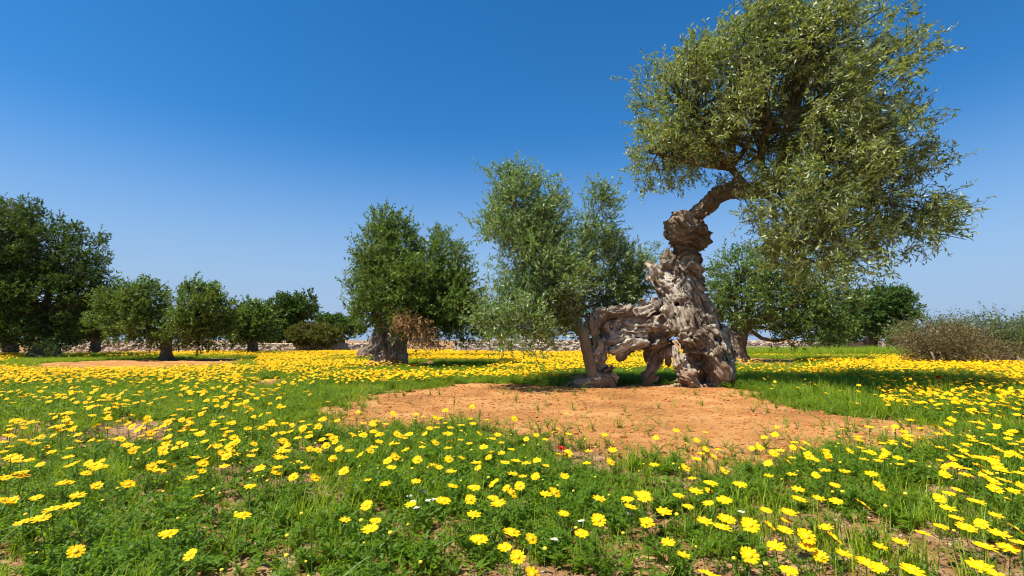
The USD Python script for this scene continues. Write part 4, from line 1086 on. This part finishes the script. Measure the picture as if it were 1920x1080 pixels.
# the nearest daisies one by one: pixel of the head in the photograph
A6 = [(348,967),(876,982),(775,884),(1117,800),(1150,667),(104,833),(190,815),(240,772),(325,755),(168,720),(286,652),(27,627),(443,585),(315,533),(133,547),(186,567),(322,492),(405,560),(420,455),(358,430),(212,488),(166,470),(190,440),(103,455),(45,485),(18,463),(108,397),(110,383),(270,408),(590,372),(648,392),(690,447),(685,500),(625,490),(572,472),(545,447),(770,467),(850,478),(805,492),(742,556),(898,535),(928,597),(882,628),(1033,575),(1020,515),(1000,482),(1038,432),(1088,517),(1155,527),(880,375),(925,337),(860,400),(775,440),(750,390),(1072,375),(928,422),(1275,580),(1365,553),(1280,533),(1370,445),(1322,477),(1450,628),(1350,624),(1405,583),(1195,585),(1497,480),(1532,540),(1560,495),(1540,440),(1450,318),(1490,357),(1208,392),(912,713),(357,710),(1125,320)]
A7 = [(1038,800),(1110,853),(895,752),(1078,717),(1187,750),(142,645),(262,562),(312,648),(282,695),(510,558),(692,538),(845,530),(865,615),(973,520),(1003,552),(1048,465),(1075,492),(1122,453),(745,455),(867,462),(978,437),(540,428),(368,442),(268,420),(133,370),(738,372),(888,352),(632,335),(668,348),(1085,385),(1140,400),(1212,400),(1270,500),(1320,490),(1370,610),(1470,722),(1565,645),(1570,525),(1840,660),(1745,572),(1730,528),(1800,503),(1840,525),(1195,950),(1880,335),(1500,325),(1635,318),(1510,257),(1645,250),(1345,275),(1395,270),(1375,398),(1270,340),(1220,310),(1160,325),(1100,312),(1040,322),(948,293),(880,322),(1020,268),(1075,248),(960,262),(920,235),(1020,210),(1000,165),(970,188),(1160,190),(1268,192),(1340,133),(1398,162),(1600,165),(1215,167),(725,160),(730,203),(840,215),(790,195),(720,240),(650,210),(590,160),(480,185),(450,170),(430,215),(340,205),(305,235),(400,215),(480,250),(165,255),(120,240),(225,278),(35,227),(72,300),(180,162),(80,178),(295,97),(215,38),(85,25),(20,77),(370,105),(423,290),(380,312),(548,307),(403,350),(725,303),(797,295),(575,235),(705,100),(655,125),(845,77),(895,157),(1382,47)]
A8 = [(70,297),(20,455),(228,312),(260,365),(192,450),(240,505),(120,532),(35,587),(140,685),(218,748),(345,845),(280,430),(345,430),(340,490),(325,580),(410,608),(420,475),(353,388),(432,570),(548,598),(420,327),(282,268),(500,395),(645,352),(760,345),(790,420),(795,470),(630,525),(742,535),(650,602),(725,625),(735,577),(680,705),(545,750),(745,825),(830,655),(835,708),(900,755),(930,610),(975,665),(1020,742),(978,480),(1115,495),(1195,403),(973,400),(1025,330),(895,465),(1050,228),(1130,232),(1230,232),(1210,190),(1200,705),(1300,682),(1415,638),(1190,815),(1135,790),(1360,825),(1540,515),(1525,345),(1585,422),(1495,465),(1545,440),(1580,562),(1505,605),(1630,612),(1680,480),(1780,550),(1705,592),(1795,642),(1880,618),(1725,705),(1845,712),(1700,805),(1775,845),(1910,690),(1640,318),(1740,335),(1830,333),(1690,300),(1770,262),(1500,210),(1580,205),(1640,195),(1600,255),(1890,250),(1780,290),(1500,275),(390,220),(330,220),(230,190),(285,175),(180,125),(325,135),(80,162),(305,240),(370,255),(600,210),(560,215),(670,240),(640,290),(760,262),(740,280),(870,268),(925,325),(930,225),(945,275),(810,215),(770,185),(880,350),(700,225),(685,110),(675,147),(735,125),(620,160),(1120,270),(1215,265),(1300,295),(1360,280)]
heads = [(a / 2.4547, 640 + b / 2.4547) for a, b in A6] + [(600 + a / 3, 760 + b / 3) for a, b in A7] + [(1200 + a / 2.667, 760 + b / 2.667) for a, b in A8]
heads.sort(key=lambda h: -h[1])
heads = heads[:300]
rg = np.random.default_rng(77)
CL = []
for k in range(4):                                        # class prims: the three nearest rows show single petals
    c = stage.CreateClassPrim(f"/World/daisy_kind_{k}")
    m, pet = daisy(600 + k, [15, 13, 16, 14][k])
    part(c, "stem", m["stem"], M["stem"], smooth=True)
    part(c, "calyx", m["calyx"], M["stem"], smooth=True)
    part(c, "leaves", m["leaves"], M["herb"], kind="stuff")
    part(c, "disc", m["disc"], M["disc"], smooth=True)
    for p in pet:
        part(c, "petal", p, M["petal"])
    CL.append(c)
for k in range(4):
    c = stage.CreateClassPrim(f"/World/small_daisy_kind_{k}")
    m, pet = daisy(620 + k, [13, 14, 12, 15][k])
    part(c, "stem", m["stem"], M["stem"], smooth=True)
    part(c, "leaves", m["leaves"], M["herb"], kind="stuff")
    part(c, "disc", m["disc"], M["disc"], smooth=True)
    part(c, "petals", m["petals"], M["petal"])
    CL.append(c)


LANDMARKS = [((1052, 843), "the red poppy in front"), ((850, 795), "the thinner front grass stalk"), ((790, 938), "the group of white flowers"), ((1090, 976), "the white flower in the middle"),
             ((1181, 962), "the white flower under the tall daisy"), ((1390, 960), "the white flower on bare soil"), ((60, 798), "the dry patch at the left edge"), ((295, 800), "the larger pinkish dry patch"),
             ((0, 1080), "the lower left corner"), ((1920, 1080), "the lower right corner"), ((960, 1080), "the bottom edge's middle"), ((1790, 820), "the bare earth's right end"), ((600, 795), "the bare earth's left tip"),
             ((1300, 893), "the bare earth's front tip"), ((588, 1000), "the fat seed headed grass stalk"), ((0, 900), "the photo's left edge"), ((1920, 890), "the photo's right edge"), ((1440, 1080), "the right half of the bottom edge"),
             ((480, 1080), "the left half of the bottom edge"), ((740, 810), "the bare earth's front edge, left part"), ((970, 825), "the bare earth's front edge, middle"), ((1480, 865), "the bare earth's front edge, right part")]
ORD = ["leftmost", "second from left", "third from left", "fourth from left", "fifth from left", "sixth from left", "seventh from left", "eighth from left", "ninth from left", "tenth from left", "eleventh from left", "twelfth from left"]


def daisy_labels(heads):
    """A label for each: its nearest landmark, the side it stands on and its order there."""
    bins = {}
    for k, (hx, hy) in enumerate(heads):
        dist = [math.hypot((hx - a) * 0.8, (hy - b) * 1.3) for (a, b), _ in LANDMARKS]
        m = int(np.argmin(dist)); (a, b), txt = LANDMARKS[m]
        dx, dy = hx - a, hy - b
        side = ("right of" if dx > 0 else "left of") if abs(dx) * 0.7 > abs(dy) else ("below" if dy > 0 else "above")
        near = "close " if dist[m] < 75 else "further " if dist[m] > 150 else ""
        bins.setdefault((m, side, near), []).append(k)
    out = [None] * len(heads)
    for (m, side, near), ks in bins.items():
        ks.sort(key=lambda k: heads[k][0])
        for n, k in enumerate(ks):
            txt = LANDMARKS[m][1]
            if len(ks) == 1:
                out[k] = f"yellow daisy standing alone {near}{side} {txt}"
            elif n == len(ks) - 1:
                out[k] = f"rightmost among yellow daisies {near}{side} {txt}"
            else:
                out[k] = f"{ORD[min(n, 11)]} among yellow daisies {near}{side} {txt}"
    return out


SPECIAL = {(142, 1034): "yellow daisy nearest the lower left corner", (455, 966): "wide open yellow daisy alone between the left and middle of the foreground",
           (468, 912): "yellow daisy facing the camera left of the middle foreground", (946, 1027): "largest yellow daisy in the bottom middle of the photo",
           (970, 1044): "yellow daisy touching the lower right of the largest bottom middle daisy", (898, 1011): "yellow daisy just left of the largest bottom middle daisy", (647, 975): "bright yellow daisy alone left of the bottom middle"}
DL = daisy_labels(heads)
daisy_xy = []
for k, (hx, hy) in enumerate(heads):
    sc = rg.uniform(0.72, 1.02) * (1.06 if hy > 900 else 1.0)
    if hy < 850:
        sc *= 0.95
    hz = 0.22 * sc
    x, y = ray_to_height(hx, hy, hz)
    z0 = float(gh(x, y))
    x, y = ray_to_height(hx, hy, hz + z0)
    near = k < 110
    c = CL[int(rg.integers(0, 4)) + (0 if near else 4)]
    label = DL[k]
    for (qx, qy), txt in SPECIAL.items():
        if abs(qx - hx) < 6 and abs(qy - hy) < 6:
            label = txt
    xf = UsdGeom.Xform.Define(stage, numbered("/World", "yellow_daisy"))
    xf.GetPrim().GetReferences().AddInternalReference(c.GetPath())
    xf.GetPrim().SetInstanceable(True)
    xf.AddTranslateOp().Set(Gf.Vec3d(float(x), float(y), z0))
    xf.AddRotateZOp().Set(float(np.degrees(rg.normal(0.25, 0.7))))
    xf.AddScaleOp().Set(Gf.Vec3f(float(sc)))
    tag(xf, label, "daisy", "yellow daisies of the foreground")
    daisy_xy.append((float(x), float(y)))

# closed yellow buds between them
bud = []
for k in range(3):
    r2 = np.random.default_rng(640 + k)
    import trimesh
    s_ = trimesh.creation.icosphere(1, 0.009)
    bud.append([((np.asarray(s_.vertices) * [1, 1, 0.8] + [0, 0, 0.19], np.asarray(s_.faces)), M["bud"]), (tube(np.array([[0, 0, 0], [0.006, 0.004, 0.1], [0, 0, 0.188]]), 0.0015, 3, cap=False), M["stem"])])
x, y, rg = scatter(330, 1.6, 6, 230, 55)
ok = soil_depth(x, y) < -0.05
x, y = x[ok], y[ok]; n = len(x)
instancer("daisy_buds", bud, None, rg.integers(0, 3, n), np.stack([x, y, gh(x, y)], 1), zquat(rg.uniform(0, 6.28, n)), rg.uniform(0.6, 1.1, n), "closed yellow daisy buds among the foreground herbs")


# ------------------------------------------------------------------ red poppies, white flowers, tall stalks
def poppy(label, px, py, hz, size):
    x, y = ray_to_height(px, py, hz)
    z0 = float(gh(x, y))
    t = thing("poppy", label, "poppy", (x, y, z0))
    h = hz - z0
    part(t, "stem", tube(spline([[0.01, 0, -0.01], [0.004, 0.006, h * 0.5], [0, 0, h]], 7), 0.0016, 5), M["stem"])
    rng = np.random.default_rng(int(px))
    for k in range(4):
        a = k * np.pi / 2 + rng.uniform(-0.2, 0.2)
        u, v2 = np.meshgrid(np.linspace(0, 1, 5), np.linspace(-1, 1, 6), indexing="ij")
        an = a + v2 * 0.85 * (0.35 + 0.65 * u)
        r = size * (u ** 0.8) * (1 - 0.12 * v2 ** 2)
        X = np.stack([np.cos(an) * r * 0.8, np.sin(an) * r * 0.8, h + size * (0.75 * u ** 1.6) + 0.05 * size * np.sin(6 * an) * u + 0.003 * (k % 2)], -1)
        ii = np.arange(30).reshape(5, 6)
        q = np.stack([ii[:-1, :-1], ii[1:, :-1], ii[1:, 1:], ii[:-1, 1:]], -1).reshape(-1, 4)
        part(t, "petal", (X.reshape(-1, 3), np.vstack([q[:, [0, 1, 2]], q[:, [0, 2, 3]]])), M["poppy_petal"], smooth=True)
    s_ = trimesh.creation.icosphere(1, size * 0.22)
    part(t, "seed_head", (np.asarray(s_.vertices) + [0, 0, h + size * 0.22], np.asarray(s_.faces)), M["black"], smooth=True)


poppy("single red poppy among the daisies at the front edge of the bare earth", 1052, 845, 0.24, 0.030)
poppy("red poppy alone in the yellow drift on the right", 1760, 710, 0.26, 0.060)
poppy("red poppy right of the flared trunk of the bushy olive", 775, 688, 0.25, 0.060)
poppy("red poppy at the foot of the flared trunk of the bushy olive", 742, 690, 0.22, 0.055)


def white_flower(label, px, py, group=None):
    hz = 0.13
    x, y = ray_to_height(px, py, hz)
    z0 = float(gh(x, y))
    t = thing("white_flower", label, "flower", (x, y, z0), group)
    h = hz - z0
    rng = np.random.default_rng(int(px * 7 + py))
    part(t, "stem", tube(spline([[0.008, 0, -0.01], [0.003, 0.004, h * 0.5], [0, 0, h]], 6), 0.0012, 4), M["stem"])
    n = 9
    a = np.arange(n) * 2 * np.pi / n + rng.uniform(-0.15, 0.15, n)
    d = np.stack([np.cos(a), np.sin(a) * 0.9 - 0.1, rng.uniform(-0.1, 0.35, n)], 1)
    part(t, "petals", leaf_mesh(np.tile([0, 0, h], (n, 1)) + d * 0.003, d, np.tile([0, 0, 1.0], (n, 1)), np.full(n, 0.015), np.full(n, 0.0085), True), M["white_petal"])
    s_ = trimesh.creation.icosphere(1, 0.0045)
    part(t, "disc", (np.asarray(s_.vertices) * [1, 1, 0.7] + [0, 0, h + 0.002], np.asarray(s_.faces)), M["disc"], smooth=True)


white_flower("white flower below the ragged yellow daisy right of the bottom middle", 1039, 1011)
white_flower("white flower left of the daisy pair below the bare earth", 1090, 976)
white_flower("white flower tucked beside a yellow daisy below the front edge of the bare earth", 1128, 935)
white_flower("white flower touching a tall daisy below the bare earth's right half", 1181, 962)
white_flower("white flower at the bare soil under the daisies right of the middle", 1390, 960)
WHITE = [(768, 930, "leftmost small white flower of the loose group left of the middle"), (775, 940, "second from left of the small white flowers left of the middle"), (782, 952, "lowest small white flower of the group left of the middle"),
         (795, 922, "topmost small white flower of the group left of the middle"), (803, 938, "second from right of the small white flowers left of the middle"), (815, 936, "rightmost small white flower of the group left of the middle")]
for px, py, txt in WHITE:
    white_flower(txt, px, py, "small white flowers left of the middle")


def stalk(label, px, top, h, lean, seed):
    """A tall grass stalk with a seed head; px, top is where its tip shows."""
    x, y = ray_to_height(px, top, h)
    z0 = float(gh(x, y))
    t = thing("grass_stalk", label, "grass stalk", (x, y, z0))
    rng = np.random.default_rng(seed)
    sp = spline([[0, 0, -0.01], [lean * 0.3, 0.01, h * 0.5], [lean, 0.0, h - z0]], 10)
    part(t, "stem", tube(sp, np.linspace(0.0028, 0.0014, 10), 4), M["stem"])
    n = 40
    tt = rng.uniform(0.78, 1.0, n)
    base = np.stack([np.interp(tt * (h - z0), sp[:, 2], sp[:, k]) for k in range(3)], 1)
    a = rng.uniform(0, 6.28, n)
    part(t, "seed_head", leaf_mesh(base, np.stack([np.cos(a) * 0.5, np.sin(a) * 0.5, np.ones(n)], 1), np.tile([0.2, 0.9, 0.1], (n, 1)), rng.uniform(0.014, 0.024, n), np.full(n, 0.005)), M["grass"], kind="stuff")
    n = 5
    tt = rng.uniform(0.1, 0.6, n); a = rng.uniform(0, 6.28, n)
    base = np.stack([np.interp(tt * (h - z0), sp[:, 2], sp[:, k]) for k in range(3)], 1)
    part(t, "leaves", leaf_mesh(base, np.stack([np.cos(a) * 0.7, np.sin(a) * 0.3, np.full(n, 0.9)], 1), np.tile([0, 0, 1.0], (n, 1)), rng.uniform(0.08, 0.15, n), np.full(n, 0.009), True), M["grass"])


stalk("thinner left one of two tall grass stalks at the front edge of the bare earth", 850, 745, 0.40, 0.01, 1)
stalk("thicker right one of two tall grass stalks fronting the bare earth", 897, 770, 0.36, 0.015, 2)
stalk("pale tall grass stalk in the shaded grass right of the trunk", 1589, 742, 0.5, -0.01, 3)
stalk("green grass stalk with a fat seed head near the bottom left", 588, 990, 0.30, -0.01, 4)
print("carpet daisies:", N_CARPET)
